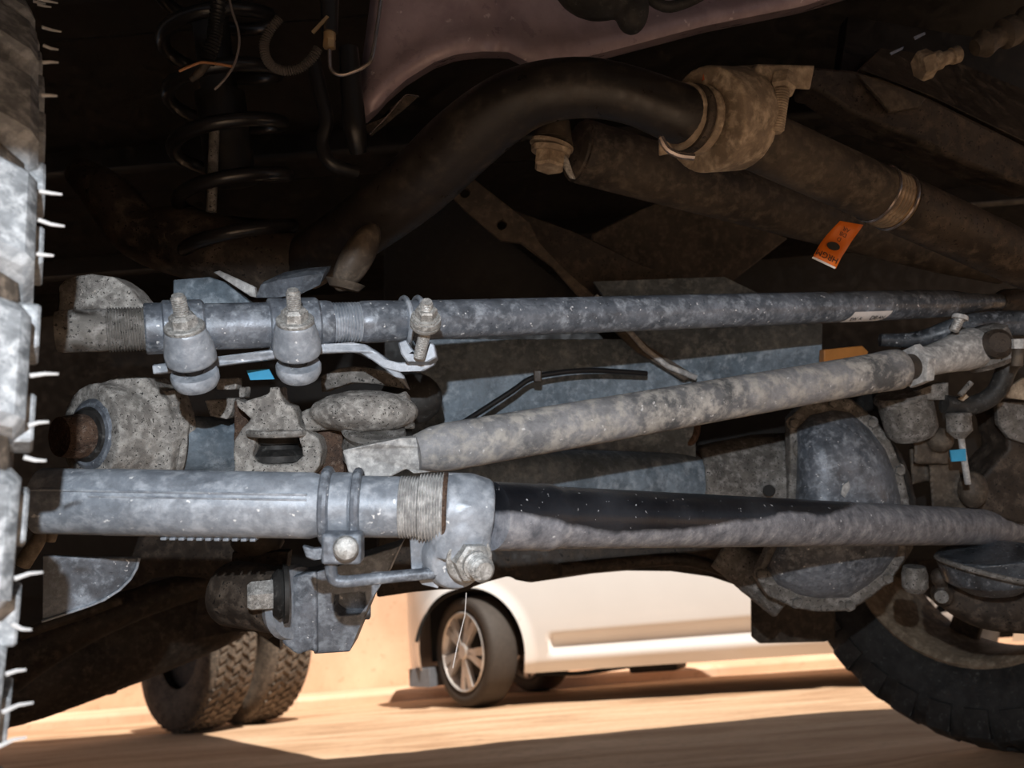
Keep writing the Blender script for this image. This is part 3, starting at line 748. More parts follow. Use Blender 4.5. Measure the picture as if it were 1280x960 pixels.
bm = B(); loft(bm, [[(320, 372, .93), (326, 356, .92), (330, 352, .93)], [(345, 372, .91), (348, 350, .895), (356, 340, .92)], [(375, 368, .90), (380, 345, .885), (385, 335, .92)], [(400, 356, .91), (405, 342, .90), (410, 333, .92)], [(412, 338, .93), (413, 335, .93), (414, 332, .93)]]); obj('spring_seat_lip', bm, steel, t)
bm = B(); add_tube(bm, [P(100, 215, 1.02), P(135, 245, 1.0), P(175, 290, 1.0), P(240, 305, 1.0), P(330, 325, 1.0), P(395, 325, 1.0)], [.02, .03, .035, .045, .04, .03], 18, 4); obj('upper_arm', bm, brownd, t)
t3 = thing('blue_tape', 'small blue tape flag below the drag link, left of the second clamp', 'tape', (325, 468, .85))
plate('tape_strip', [(308, 463, .85), (336, 461, .85), (343, 474, .85), (313, 475, .85)], .002, blue, t3, bevel=0)
plate('tape_strip', [(318, 461, .851), (323, 440, .851), (328, 440, .851), (325, 462, .851)], .002, blackp, t3, bevel=0)

# brake backing plate low left
t = thing('brake_backing_plate', 'blue-grey curved brake backing plate below the tie rod, beside the left tyre', 'backing plate', (110, 730, .80))
plate('plate', [(52, 694, .78), (112, 697, .80), (174, 697, .82), (171, 710, .82), (163, 724, .82), (150, 737, .815), (130, 750, .81), (110, 758, .80), (80, 768, .79), (52, 777, .78)], .006, steel, t, bevel=.0015)
tube('plate_rim', [(174, 697, .818), (171, 710, .818), (163, 724, .818), (150, 737, .813), (130, 750, .808), (110, 758, .798), (80, 768, .788), (52, 777, .778)], .0014, steel2, t, seg=8)

# ================================================================== LOWER BRACKET with bolt
t = thing('radius_arm_bracket', 'dark blue-grey steel bracket hanging below the tie rod, big hex bolt on its left', 'bracket', (400, 770, .88))
bm = B(); add_prism(bm, [(395, 715, .865), (500, 682, .89), (482, 722, .885), (462, 754, .88), (437, 815, .88), (392, 818, .87)], CF * .045, [[(418, 744, .87), (455, 741, .88), (457, 758, .88), (450, 768, .88), (424, 770, .87), (416, 762, .87)]]); obj('side_plate', bm, steel, t, bevel=.002)
plate('pocket_floor', [(410, 735, .895), (462, 735, .905), (462, 775, .905), (410, 775, .895)], .01, steel, t)
bm = B(); add_prism(bm, [(358, 722, .86), (396, 714, .862), (396, 818, .862), (388, 813, .862), (372, 819, .86), (354, 806, .86), (346, 790, .86), (354, 775, .86)], CF * .04); obj('curved_face', bm, steel, t, remesh=.002, smooth=3)
ba = (-CR * .88 - CF * .35 + CF * .75).normalized()
ba = (-CR * .90 + CF * .43).normalized()
c0 = P(362, 752, .87)
lathe('bush_flange', c0 + ba * -.01, c0 + ba * .006, [(0, .038), (.5, .040), (1, .036)], steel2, t)
lathe('bushing', c0 + ba * .004, c0 + ba * .09, [(0, .034), (.05, .0355), (.9, .0365), (1, .033)], brownd, t, seg=36)
q = P(342, 743, .83); a_ = (-CR * .94 - CF * .33).normalized()
lathe('bolt_head', q, q + a_ * .026, [(0, .0165), (.85, .0160), (1, .013)], zinc, t, seg=6)
lathe('bolt_washer', q - a_ * .014, q + a_ * .001, [(0, .030), (.3, .0305), (.35, .024), (.6, .026), (1, .021)], rubber, t)
plate('rear_web', [(290, 690, .96), (360, 690, .96), (350, 790, .96), (335, 800, .96), (300, 780, .96), (288, 740, .96)], .02, brownd, t)

# ================================================================== FRONT AXLE
t = thing('front_axle', 'grey axle tube running into the large domed differential housing', 'axle', (900, 600, 1.3))
ax_ = t
AXL = Line((560, 600, 1.10), (905, 602, 1.36))
linetube('axle_tube', AXL, [(440, .045), (560, .046), (900, .047)], bluepl, t, seg=40)
linetube('weld_ring', AXL, [(862, .047), (868, .050), (878, .050), (885, .047)], rust, t, seg=36)
def pr(pts, d): return [(x, y, d) for x, y in pts]
FL = [(988, 522), (1008, 502), (1040, 495), (1065, 499), (1092, 522), (1115, 552), (1128, 585), (1137, 622), (1139, 660), (1132, 700), (1112, 728), (1090, 746), (1062, 764), (1020, 765), (992, 760), (960, 745), (945, 722), (960, 690), (985, 640), (988, 580)]
bm = B(); add_prism(bm, pr(FL, 1.27), CF * .028); obj('cover_flange', bm, castb, t, remesh=.003, smooth=2)
cx, cy = 1052, 632
def sc(f, d, dx=0, dy=0): return [(cx + dx + (x - cx) * f, cy + dy + (y - cy) * f, d) for x, y in FL]
bm = B(); loft(bm, [sc(.88, 1.275), sc(.86, 1.262), sc(.80, 1.245), sc(.66, 1.225, 2, -4), sc(.42, 1.212, 4, -6), sc(.18, 1.208, 4, -6)]); obj('domed_cover', bm, steel, t, sharp=70)
for k in range(0, len(FL), 2):
    x, y = FL[k]; x, y = cx + (x - cx) * .94, cy + (y - cy) * .94
    hexbolt(t, P(x, y, 1.272), -CF, .0085, .008, castb, 1.3, name='cover_bolt')
lathe('drain_plug', P(1024, 722, 1.262), P(1023.5, 722, 1.248), [(0, .014), (.6, .014), (.62, .009), (.7, .009)], brownd, t)
bm = B()
loft(bm, [[P(905 + 10 * 0, 0, 0)] * 0 or [AXL.at(872) + (CU * math.cos(a) + CF * math.sin(a)) * .060 for a in [k * 2 * math.pi / 20 for k in range(20)]],
          [P(940, 605, 1.37) + (CU * math.cos(a) + CF * math.sin(a)) * .085 for a in [k * 2 * math.pi / 20 for k in range(20)]],
          [P(990, 620, 1.38) + (CU * math.cos(a) * 1.05 + CF * math.sin(a)) * .105 for a in [k * 2 * math.pi / 20 for k in range(20)]],
          [P(1050, 630, 1.40) + (CU * math.cos(a) * 1.15 + CF * math.sin(a)) * .120 for a in [k * 2 * math.pi / 20 for k in range(20)]]])
loft(bm, [sc(.96, 1.29), sc(1.0, 1.36), [(x + 25, y, d) for x, y, d in sc(.8, 1.50)]])
add_tube(bm, [P(900, 690, 1.40), P(985, 745, 1.36)], [.03, .045], 16)
obj('housing', bm, castb, t, remesh=.0035, smooth=5, disp=.002)
lathe('housing_hole', P(961, 613, 1.262), P(962, 613, 1.28), [(0, .009), (1, .009)], darkv, t)
for k, (x, y) in enumerate(((985, 720), (1000, 560))):
    add = B(); add_ball(add, P(x, y, 1.27), .012, .016, .01); obj('cast_boss', add, castb, t)
bm = B(); add_prism(bm, [(1054, 606, 1.205), (1061, 602, 1.205), (1063, 610, 1.205), (1056, 622, 1.205), (1051, 618, 1.205)], CF * .002); obj('paint_mark', bm, grey, t)
# behind the diff: low housing silhouette
t = thing('crossmember', 'dark brown crossmember silhouette just above the white car', 'crossmember', (740, 700, 1.5))
plate('beam', [(470, 660, 1.5), (1030, 660, 1.6), (1030, 742, 1.6), (938, 742, 1.6), (920, 732, 1.6), (890, 722, 1.6), (840, 715, 1.6), (790, 714, 1.6), (740, 717, 1.55), (700, 723, 1.55), (660, 729, 1.5), (645, 726, 1.5), (636, 721, 1.5), (610, 728, 1.5), (585, 737, 1.5), (548, 738, 1.5), (510, 742, 1.5), (470, 748, 1.5)], .06, brownd, t, bevel=.006)
tube('lower_tube', [(700, 712, 1.45), (790, 703, 1.5), (860, 700, 1.5), (930, 722, 1.5)], .012, brownd, t, curve=4)

# ================================================================== grey panels behind the bars
t = thing('frame_rail', 'grey-brown frame rail plates with a holed strap slanting behind the bars', 'frame rail', (750, 420, 1.25))
plate('inner_panel', [(515, 424, 1.22), (800, 424, 1.30), (870, 500, 1.30), (870, 575, 1.30), (515, 575, 1.22)], .02, bluepl, t)
plate('outer_panel', [(640, 262, 1.36), (720, 290, 1.36), (800, 330, 1.36), (900, 366, 1.36), (1028, 366, 1.38), (1028, 420, 1.38), (870, 505, 1.36), (800, 440, 1.36), (742, 372, 1.36), (672, 302, 1.36)], .02, brownd, t)
plate('outer_panel_skin', [(742, 352, 1.30), (905, 346, 1.32), (1028, 405, 1.34), (1026, 480, 1.34), (870, 505, 1.30), (800, 440, 1.30)], .01, bluepl, t, bevel=0)
plate('holed_strap', [(552, 232, 1.22), (584, 216, 1.22), (603, 232, 1.22), (662, 278, 1.23), (674, 302, 1.23), (706, 336, 1.24), (744, 370, 1.25), (810, 432, 1.26), (870, 470, 1.27), (855, 476, 1.27), (796, 440, 1.26), (730, 378, 1.25), (690, 333, 1.24), (650, 303, 1.23), (626, 301, 1.23), (580, 262, 1.22)], .012, brownp, t, holes=[ell(581, 241, 6, 6, 1.22), ell(627, 281, 6, 6, 1.23)])
tube('strap_lip', [(744, 370, 1.245), (776, 402, 1.25), (806, 436, 1.255), (835, 458, 1.26), (870, 472, 1.265)], .0045, grey, t, seg=10)
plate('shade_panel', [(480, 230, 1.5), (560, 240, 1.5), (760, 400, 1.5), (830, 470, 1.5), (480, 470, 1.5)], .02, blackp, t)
tube('brake_hose', [(560, 540, 1.12), (592, 520, 1.14), (640, 489, 1.16), (662, 474, 1.17), (690, 467, 1.18), (740, 463, 1.2), (808, 467, 1.24)], .0042, hose, t, curve=5)
bm = B(); add_box(bm, P(672, 470, 1.165), CR * .006, CU * .009, CF * .006); obj('hose_clip', bm, brownd, t, bevel=.002)
bm = B(); add_ball(bm, P(514, 498, 1.02), .040, .034, .03); obj('rubber_bush', bm, rubber, t)
plate('amber_reflector', [(1030, 437, 1.26), (1078, 432, 1.27), (1086, 440, 1.27), (1080, 452, 1.27), (1030, 454, 1.26)], .02, plain('amber_brown', (.42, .17, .04), .5), t, label='amber marker')
t = thing('heat_shield', 'brown mottled heat shield plate below the slanting exhaust tubes', 'heat shield', (880, 310, 1.5))
plate('shield', [(740, 292, 1.50), (800, 262, 1.50), (852, 240, 1.50), (985, 298, 1.55), (915, 352, 1.55), (900, 366, 1.55), (780, 366, 1.50), (745, 330, 1.5)], .02, brownp, t, bevel=.004)
# broken brackets in the dark below the track bar
t = thing('bracket_arm', 'rusty brown bracket arm in the gap between track bar and axle tube', 'bracket', (850, 540, 1.3))
tube('arm', [(800, 570, 1.34), (830, 545, 1.32), (862, 520, 1.30), (872, 500, 1.30)], [.008, .010, .010, .008], brownp, t, curve=4)
tube('arm', [(820, 575, 1.33), (850, 560, 1.31), (868, 548, 1.30), (872, 530, 1.30)], [.008, .008, .006, .005], rust, t, curve=4)
# ================================================================== TOP: painted crossmember / pan
t = thing('engine_pan', 'plum grey pressed steel pan at the top centre with a rounded lower edge', 'engine pan', (660, 60, .95))
def yb(x):
    k = [(440, 150), (462, 141), (482, 118), (505, 98), (540, 76), (570, 65), (600, 62), (635, 62), (662, 76), (719, 72), (775, 58), (880, 30), (1000, 6), (1060, -12), (1180, -50)]
    for (a, p), (b, q) in zip(k, k[1:]):
        if x <= b: return p + (q - p) * max(0, (x - a)) / (b - a)
    return k[-1][1]
def xl(v): return 450 + 38 * v
bm = B(); rows = []
for j in range(26):
    v = j / 20.0                                   # 0..1 face, >1 lip curling back
    row = []
    for i in range(60):
        x = 446 + (1150 - 446) * i / 59
        y = yb(x)
        d = .90 + (x - 446) * .00022
        if v <= 1:
            yy = y + (-110 - y) * (1 - v); xx = x + (1 - v) * (34 if x < 520 else 34 * max(0, 1 - (x - 520) / 300))
            g_ = math.exp(-((xx - 628 - (1 - v) * -8) / 17) ** 2)
            d += .030 * g_ * (1 - v * .5) - .012 * math.exp(-((v - .93) / .09) ** 2) + .02 * (1 - v) - .012 * math.exp(-((xx - 575) / 50) ** 2)
            d += .05 * max(0, (470 - x) / 24) ** 2 * .4
        else:
            k = (v - 1) / .25; yy = y + 8 * math.sin(k * 1.6); d += .14 * k; xx = x
        row.append(bm.verts.new(P(xx, yy, d)))
    rows.append(row)
for j in range(25):
    for i in range(59): bm.faces.new((rows[j][i], rows[j][i + 1], rows[j + 1][i + 1], rows[j + 1][i]))
o = obj('pan_face', bm, purple, t, sharp=60); sm = o.modifiers.new('solid', 'SOLIDIFY'); sm.thickness = .003
plate('pan_flange', [(452, 158, .93), (470, 150, .93), (507, 118, .93), (524, 119, .93), (505, 136, .93), (478, 158, .93), (463, 170, .93)], .004, brownd, t)
tube('flange_edge', [(462, 168, .928), (480, 150, .928), (504, 122, .928), (512, 119, .928), (524, 121, .928)], .0010, wire, t, curve=3, seg=8)
hexbolt(t, (688, 89, .905), -CF, .003, .002, plain('pink_mark', (.8, .35, .35), .5), 0, name='paint_dab')
t = thing('rubber_mount', 'black rounded rubber mount poking into the top edge over the plum pan', 'rubber mount', (770, 10, .84))
bm = B(); add_ball(bm, P(750, -30, .84), .052, .045, .04); add_ball(bm, P(790, 12, .84), .018, .026, .02); obj('mount_body', bm, rubber, t, remesh=.003, smooth=2)
tube('mount_ring', [(800, -12, .85), (830, 8, .85), (860, 2, .85), (890, -14, .85)], .006, rubber, t, curve=4)
# dark cross tube (sway bar) curving into its bushing
barm = grime('black_worn_paint', (.014, .012, .011), (.030, .025, .022), (.055, .044, .036), 9, .3, .45, 0, None, 0, .2, seed=31)
t = thing('sway_bar', 'thick black sway bar curving from the left into its bolted bushing bracket', 'sway bar', (700, 130, .82))
tube('bar', [(380, 330, 1.0), (450, 285, .95), (520, 232, .90), (575, 180, .86), (625, 140, .83), (670, 118, .81), (730, 110, .80), (790, 120, .80), (850, 143, .80), (880, 150, .81)], [.034, .036, .038, .038, .035, .031, .029, .0275, .029, .029], barm, t, curve=6, seg=28)
sw = t
for k, (x, y, r) in enumerate(((852, 146, .033), (862, 149, .0345), (872, 151, .0345))):
    lathe('bush_ring', P(x - 4, y - 1, .80), P(x + 4, y + 1, .805), [(0, r - .003), (.3, r), (.7, r), (1, r - .003)], brownd if k % 2 else tan, t, seg=36)
bm = B(); add_tube(bm, [P(880, 150, .81), P(922, 150, .84)], [.052, .052], 36)
loft(bm, [[P(895, 130, .79), P(952, 130, .81), P(952, 130, .87), P(895, 130, .86)], [P(900, 84, .80), P(965, 80, .82), P(965, 80, .88), P(900, 84, .87)]])
loft(bm, [[P(940, 108, .80), P(1012, 112, .82), P(1012, 112, .87), P(940, 108, .86)], [P(945, 80, .80), P(1018, 82, .82), P(1018, 82, .87), P(945, 80, .86)]])
obj('bushing_bracket', bm, tan, t, remesh=.0022, smooth=4, disp=.001)
tube('bracket_lip', [(826, 172, .775), (834, 186, .775), (850, 194, .775), (868, 196, .775)], .0035, wire, t, curve=3, seg=8)
plate('bracket_tip', [(824, 168, .775), (836, 178, .775), (845, 190, .775), (824, 194, .775)], .004, tan, t)
lathe('bracket_bolt', P(977, 112, .805), P(969, 166, .805), [(0, .0095)] + thr(0, .95, .0085, 16, .0009) + [(1, .006)], tan, t, seg=18)
lathe('bolt_head', P(980, 98, .81), P(977, 115, .805), [(0, .014), (.8, .014), (1, .011)], tan, t, seg=6)
bm = B(); add_prism(bm, [(878, 100, .80), (902, 96, .80), (902, 84, .80), (880, 86, .80)], CF * .006); obj('orange_wire_tag', bm, plain('dull_orange', (.35, .08, .02), .6), t, label='dull orange tag')
# small nut stack hanging left of the tubes
t = thing('link_nut', 'brown hex nut and washers on a link end below the sway bar', 'nut', (688, 185, .86))
a0, a1 = P(692, 150, .87), P(686, 212, .86)
lathe('cone', P(694, 152, .87), P(690, 180, .865), [(0, .016), (1, .023)], brownp, t)
lathe('washer', P(690, 180, .865), P(689, 184, .865), [(0, .024), (1, .024)], tan, t)
lathe('washer', P(689, 186, .865), P(688, 192, .865), [(0, .022), (1, .021)], tan, t)
lathe('hex_nut', P(688, 192, .865), P(686, 211, .862), [(0, .0175), (.85, .0175), (1, .015)], tan, t, seg=6)
plate('lock_tab', [(704, 192, .86), (710, 196, .86), (716, 214, .86), (720, 224, .86), (712, 222, .86), (704, 208, .86)], .004, zinc, t)
# exhaust / shafts on the upper right
t = thing('exhaust_tube', 'brown dusty tube slanting down to the right, lower of the two upper tubes', 'tube', (900, 240, 1.1))
T1 = Line((722, 188, 1.02), (1250, 338, 1.30))
linetube('tube_body', T1, [(716, .030), (720, .037), (730, .040), (1000, .036), (1180, .030), (1250, .022), (1262, .010)], brownp, t, seg=36)
lathe('tube_end', T1.at(712), T1.at(724), [(0, .020), (1, .040)], brownd, t)
t = thing('drive_shaft', 'dark brown round shaft with bright ring grooves and orange tag at the upper right', 'shaft', (1100, 260, .95))
T2 = Line((940, 172, .90), (1330, 348, 1.10))
linetube('shaft_tube', T2, [(935, .034), (1094, .034), (1096, .0345)], brownp, t, seg=40)
linetube('shaft_tube', T2, [(1122, .0345), (1124, .035), (1340, .035)], brownd, t, seg=40)
for k, (x, r, m) in enumerate(((1096, .0362, wire), (1100.5, .0355, tan), (1105, .0350, tan), (1109, .0350, tan), (1113, .0352, tan), (1118, .0366, wire))):
    linetube('ring_groove', T2, [(x - 1.6, r - .0015), (x - .6, r), (x + .8, r), (x + 2, r - .0015)], m, t, seg=40)
linetube('groove_core', T2, [(1094, .0335), (1124, .0335)], brass, t, seg=32)
tg = thing('orange_tag', 'orange paper tag with a dark oval and black print hanging under the shaft', 'tag', (1045, 305, .90))
rowsl = [((1050, 276), (1079, 281)), ((1041, 285), (1072, 291)), ((1033, 294), (1064, 302)), ((1026, 303), (1058, 312)), ((1020, 313), (1051, 323)), ((1015.5, 322), (1044.5, 336))]
bm = B(); gg = [[bm.verts.new(P(l[0] + (r[0] - l[0]) * i / 5, l[1] + (r[1] - l[1]) * i / 5, .905 + .006 * math.sin(k * .7))) for i in range(6)] for k, (l, r) in enumerate(rowsl)]
for k in range(5):
    for i in range(5): bm.faces.new((gg[k][i], gg[k][i + 1], gg[k + 1][i + 1], gg[k + 1][i]))
o = obj('tag_paper', bm, orange, tg); o.modifiers.new('solid', 'SOLIDIFY').thickness = .0008
bm = B(); add_prism(bm, ell(1042, 307.5, 8.2, 5, .9035, 24, .32), CF * .001); obj('oval_mark', bm, ink, tg)
dx = (P(1044.5, 336, .9) - P(1015.5, 322, .9)); dy = (P(1041, 285, .9) - P(1020, 313, .9))
text('HRGM', P(1034, 320, .9025), -dx, -dy, .0095, tg)
text('AR', P(1058, 287, .9025), -dx, -dy, .0065, tg); text('DB', P(1054, 293, .9025), -dx, -dy, .0065, tg); text('D', P(1049, 299, .9025), -dx, -dy, .0065, tg)
plate('tag_hem', [(1015, 322.5, .902), (1043.5, 336, .902), (1045, 334, .902), (1016.5, 320.5, .902)], .001, white, tg, bevel=0)
t = thing('chassis_rail', 'wide dark brown beam crossing the upper right corner', 'rail', (1150, 150, 1.15))
plate('beam_web', [(1010, 110, 1.1), (1022, 112, 1.1), (1060, 138, 1.1), (1130, 168, 1.12), (1200, 202, 1.14), (1300, 238, 1.16), (1300, 190, 1.16), (1160, 120, 1.12), (1075, 88, 1.1), (1010, 82, 1.1)], .06, brownd, t, bevel=.006)
plate('beam_top', [(1075, 86, 1.11), (1160, 118, 1.13), (1300, 186, 1.17), (1300, 120, 1.3), (1180, 70, 1.25), (1100, 60, 1.2)], .02, brownd, t)
plate('gusset', [(1072, 92, 1.09), (1100, 98, 1.09), (1158, 122, 1.11), (1150, 134, 1.11), (1112, 140, 1.10), (1104, 128, 1.09)], .008, brownp, t)
plate('upper_beam', [(1060, 20, 1.25), (1300, 60, 1.3), (1300, 140, 1.3), (1150, 100, 1.25), (1050, 90, 1.2)], .03, blackp, t)
for pts in ([(1112, 66), (1130, 58), (1128, 62), (1114, 69)], [(1142, 46), (1156, 40), (1157, 43), (1144, 50)]): plate('bright_edge', [(x, y, 1.1) for x, y in pts], .002, wire, t, bevel=0)
t = thing('long_bolt', 'brown hex bolt with a stepped shank in the dark top right corner', 'bolt', (1170, 78, 1.0))
lathe('bolt_head', P(1148, 84, 1.0), P(1162, 79, 1.0), [(0, .0165), (.2, .0185), (1, .0185)], tan, t, seg=6)
lathe('bolt_shank', P(1162, 79, 1.0), P(1200, 67, 1.0), [(0, .012), (.35, .0115), (.4, .0085), (.7, .0085), (.72, .0105), (.95, .0105), (1, .008)], tan, t)
t = thing('grease_fitting', 'dark ribbed fitting at the very top right of the frame', 'fitting', (1255, 45, 1.0))
lathe('fitting_body', P(1218, 60, 1.0), P(1300, 22, 1.0), [(0, .010), (.15, .018), (.3, .013), (.4, .013), (.45, .019), (.6, .019), (.65, .013), (.8, .022), (1, .022)], brownp, t)

# ================================================================== TOP LEFT: spring, hoses, lines
t = thing('coil_spring', 'black coil spring in the dark wheel well above the knuckle', 'spring', (275, 160, 1.0))
SA, SB = P(262, -90, .98), P(300, 322, 1.0); dv = (SB - SA); su, sv, sd_ = frame(dv)
turns = 6.3; hp = []
for i in range(int(turns * 22) + 1):
    a = i / 22 * 2 * math.pi; f = i / 22 / turns; hp.append(SA + dv * f + (su * math.cos(a) + sv * math.sin(a)) * .066)
spring_m = plain('black_satin_spring', (.018, .017, .018), .32, 0, .3)
tube('coil', hp, .0085, spring_m, t, seg=12)
t = thing('shock_absorber', 'dark shock absorber inside the coil spring', 'shock absorber', (282, 150, 1.0))
lathe('shock_body', P(262, 20, .99), P(290, 230, 1.0), [(0, .022), (.45, .022), (.46, .03), (1, .03)], blackp, t)
lathe('shock_rod', P(268, 160, .955), P(264, 265, .955), [(0, .006), (1, .006)], castb, t)
t = thing('conduit_hose', 'dark corrugated hose hanging at the top left beside a thin wire', 'hose', (268, 40, .80))
pts = [P(x, y, .8) for x, y in ((276, -20), (271, 20), (267, 50), (258, 78))]; cpn = cat(pts, 24); rr = [.0062 + (.0016 if k % 3 == 0 else (.0006 if k % 3 == 1 else -.0008)) for k in range(len(cpn))]
obj('hose_body', add_tube(B(), cpn, rr, 16), hose, t)
tube('hose_tail', [(258, 78, .8), (248, 92, .8), (238, 100, .8)], [.005, .004, .003], brownd, t, curve=3)
t = thing('thin_wire', 'thin shiny black wire curving down beside the corrugated hose', 'wire', (298, 50, .80))
tube('wire_strand', [(285, -10, .8), (289, 10, .8), (297, 35, .8), (299, 55, .8), (293, 80, .8), (280, 100, .8), (268, 112, .8)], .0013, plain('glossy_wire', (.16, .14, .14), .25), t, curve=5, seg=8)
t = thing('copper_wire', 'short copper coloured wire strip crossing below the corrugated hose', 'wire', (250, 82, .79))
tube('wire_strand', [(224, 89, .79), (240, 82, .79), (256, 78, .79), (290, 83, .79)], .0014, plain('copper_strip', (.5, .24, .12), .4, .3), t, curve=4, seg=8)
t = thing('coiled_hose', 'small grey ribbed hose looping in a U beside the brass fitting', 'hose', (360, 70, .80))
pts = [P(x, y, .8) for x, y in ((350, 22), (337, 38), (330, 58), (336, 78), (352, 88), (372, 86), (388, 75), (398, 60))]; cpn = cat(pts, 14); rr = [.0042 + (.0010 if k % 2 else -.0006) for k in range(len(cpn))]
obj('hose_body', add_tube(B(), cpn, rr, 14), hosec, t)
t = thing('brake_line', 'bent steel brake line with brass fitting at the top left', 'brake line', (412, 60, .80))
tube('pipe', [(412, 62, .8), (413, 84, .8), (420, 92, .8), (432, 93, .8), (456, 83, .8), (465, 70, .8), (472, 30, .8), (478, -15, .8)], .0020, wire, t, curve=5, seg=10)
lathe('fitting', P(412, 40, .8), P(412, 52, .8), [(0, .0058), (.7, .0062), (1, .005)], brass, t)
lathe('fitting_nut', P(412, 51, .8), P(411.5, 61, .8), [(0, .0065), (.9, .0065), (1, .005)], brass, t, seg=6)
lathe('line_block', P(412, -5, .80), P(412, 41, .80), [(0, .009), (1, .008)], hose, t)
plate('wire_clip', [(389, 39, .79), (408, 19, .79), (411, 21, .79), (392, 42, .79)], .002, brass, t, bevel=0)
t = thing('loom_hose', 'pair of smooth black hoses dropping behind the brake line', 'hose', (405, 140, .86))
tube('hose_strand', [(392, 75, .86), (400, 110, .86), (408, 150, .86), (402, 180, .86), (415, 205, .86), (445, 215, .88)], .0075, hose, t, curve=5)
tube('hose_strand', [(436, 60, .86), (440, 120, .86), (444, 165, .86), (448, 190, .87)], [.010, .012, .012, .009], hose, t, curve=5)
t = thing('bump_stop', 'rounded brown bump stop hanging above the second clamp', 'bump stop', (442, 330, .88))
bm = B(); add_ball(bm, P(446, 322, .88), .024, .040, .026, ax=((CR * .9 + CU * .3).normalized(), (CU * .95 + CR * .35).normalized(), CF)); obj('stop_cone', bm, brownp, t, remesh=.003, smooth=2)
lathe('stop_cap', P(432, 352, .875), P(430, 361, .875), [(0, .022), (1, .016)], brownp, t)

# ================================================================== RIGHT CLUSTER
t = thing('brake_caliper', 'dark grey brake caliper and hose cluster right of the differential', 'caliper', (1170, 560, 1.25))
lathe('canister', P(1128, 490, 1.24), P(1142, 546, 1.25), [(0, .040), (.06, .044), (.12, .044), (.14, .040), (.85, .038), (1, .030)], castb, t, seg=36)
bm = B()
loft(bm, [pr([(1142, 540), (1186, 540), (1186, 580), (1142, 580)], 1.26), pr([(1146, 540), (1184, 540), (1184, 580), (1150, 580)], 1.34)])
loft(bm, [pr([(1160, 570), (1205, 575), (1215, 640), (1165, 640)], 1.28), pr([(1160, 570), (1205, 575), (1215, 640), (1165, 640)], 1.38)])
loft(bm, [pr([(1136, 560), (1160, 556), (1162, 600), (1140, 606)], 1.30), pr([(1136, 560), (1160, 556), (1162, 600), (1140, 606)], 1.38)])
add_ball(bm, P(1216, 612, 1.26), .022, .03, .02); add_ball(bm, P(1175, 550, 1.25), .02, .02, .02)
obj('caliper_body', bm, brownp, t, remesh=.003, smooth=4)
plate('grey_wedge', [(1148, 488, 1.2), (1168, 480, 1.2), (1186, 478, 1.2), (1186, 500, 1.2), (1160, 500, 1.2)], .02, castb, t)
lathe('cable_cup', P(1198, 516, 1.18), P(1200, 548, 1.18), [(0, .016), (.1, .018), (.2, .0165), (.7, .0175), (1, .007)], castb, t)
tube('cable_rod', [(1201, 545, 1.18), (1206, 580, 1.18), (1210, 605, 1.18)], .0045, grey, t)
plate('bright_bit', [(1199, 498, 1.17), (1208, 492, 1.17), (1212, 496, 1.17), (1204, 502, 1.17)], .006, tan, t)
tube('black_hose', [(1180, 505, 1.2), (1215, 507, 1.2), (1245, 490, 1.19), (1262, 455, 1.18), (1285, 440, 1.18)], .014, rubber, t, curve=5)
tube('thin_arm', [(1214, 478, 1.14), (1200, 494, 1.14)], .004, castb, t)
bm = B(); add_prism(bm, pr([(1248, 500), (1300, 500), (1300, 660), (1215, 640), (1225, 600), (1262, 560)], 1.30), CF * .08); obj('knuckle_casting', bm, brownd, t, remesh=.004, smooth=4)
plate('grey_side', pr([(1246, 502), (1300, 504), (1300, 560), (1262, 548), (1248, 530)], 1.28), .01, castb, t)
plate('tan_leaf', pr([(1249, 492), (1280, 472), (1300, 478), (1300, 502), (1262, 498)], 1.22), .006, tan, t)  # thin leaf-shaped plate in the tan casting colour
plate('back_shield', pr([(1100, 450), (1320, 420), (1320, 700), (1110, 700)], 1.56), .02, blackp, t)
t = thing('blue_tape', 'small blue tape flag on the thin rod right of the differential', 'tape', (1197, 569, 1.17))
plate('tape_strip', pr([(1188, 563), (1207, 561), (1208, 576), (1190, 577)], 1.17), .003, blue, t, bevel=0)
t = thing('flange_bolt', 'short pale bolt under the right end of the drag link', 'bolt', (1200, 402, 1.1))
lathe('bolt_head', P(1201, 394, 1.1), P(1199.5, 399, 1.1), [(0, .0095), (.4, .0105), (1, .0105)], grey, t)
lathe('bolt_shank', P(1199.5, 399, 1.1), P(1192, 414, 1.1), [(0, .0065)] + thr(0, .95, .0065, 6, .0006) + [(1, .005)], zinc, t)
t = thing('pale_bolt', 'cream coloured bolt head at the right edge beside the track bar joint', 'bolt', (1274, 432, 1.1))
lathe('bolt_head', P(1273, 424, 1.1), P(1273, 436, 1.1), [(0, .011), (1, .011)], grey, t, seg=6)
lathe('bolt_shank', P(1273, 436, 1.1), P(1271, 458, 1.1), [(0, .007), (1, .007)], brownp, t)
t = thing('relay_tube', 'dark blue-grey tube at the right edge between drag link and track bar', 'arm', (1250, 405, 1.2))
tube('arm_tube', [(1100, 425, 1.25), (1150, 424, 1.24), (1215, 406, 1.22), (1300, 404, 1.22)], [.010, .013, .018, .020], steeld, t, curve=4)
t = thing('lower_ball_joint', 'dark grey can and rounded arm below the tie rod at the right edge', 'ball joint', (1225, 730, 1.25))
bm = B(); add_tube(bm, [P(1235, 690, 1.24), P(1240, 722, 1.24), P(1242, 740, 1.24)], [.075, .068, .035], 36); obj('can', bm, steeld, t, remesh=.003, smooth=4)
obj('can_ridge', add_torus(B(), P(1236, 712, 1.22), (CU + CR * .2).normalized(), .072, .004, 40, 8), castb, t)
lathe('knob', P(1143, 708, 1.25), P(1144, 740, 1.25), [(0, .016), (.3, .019), (.8, .019), (1, .013)], castb, t)
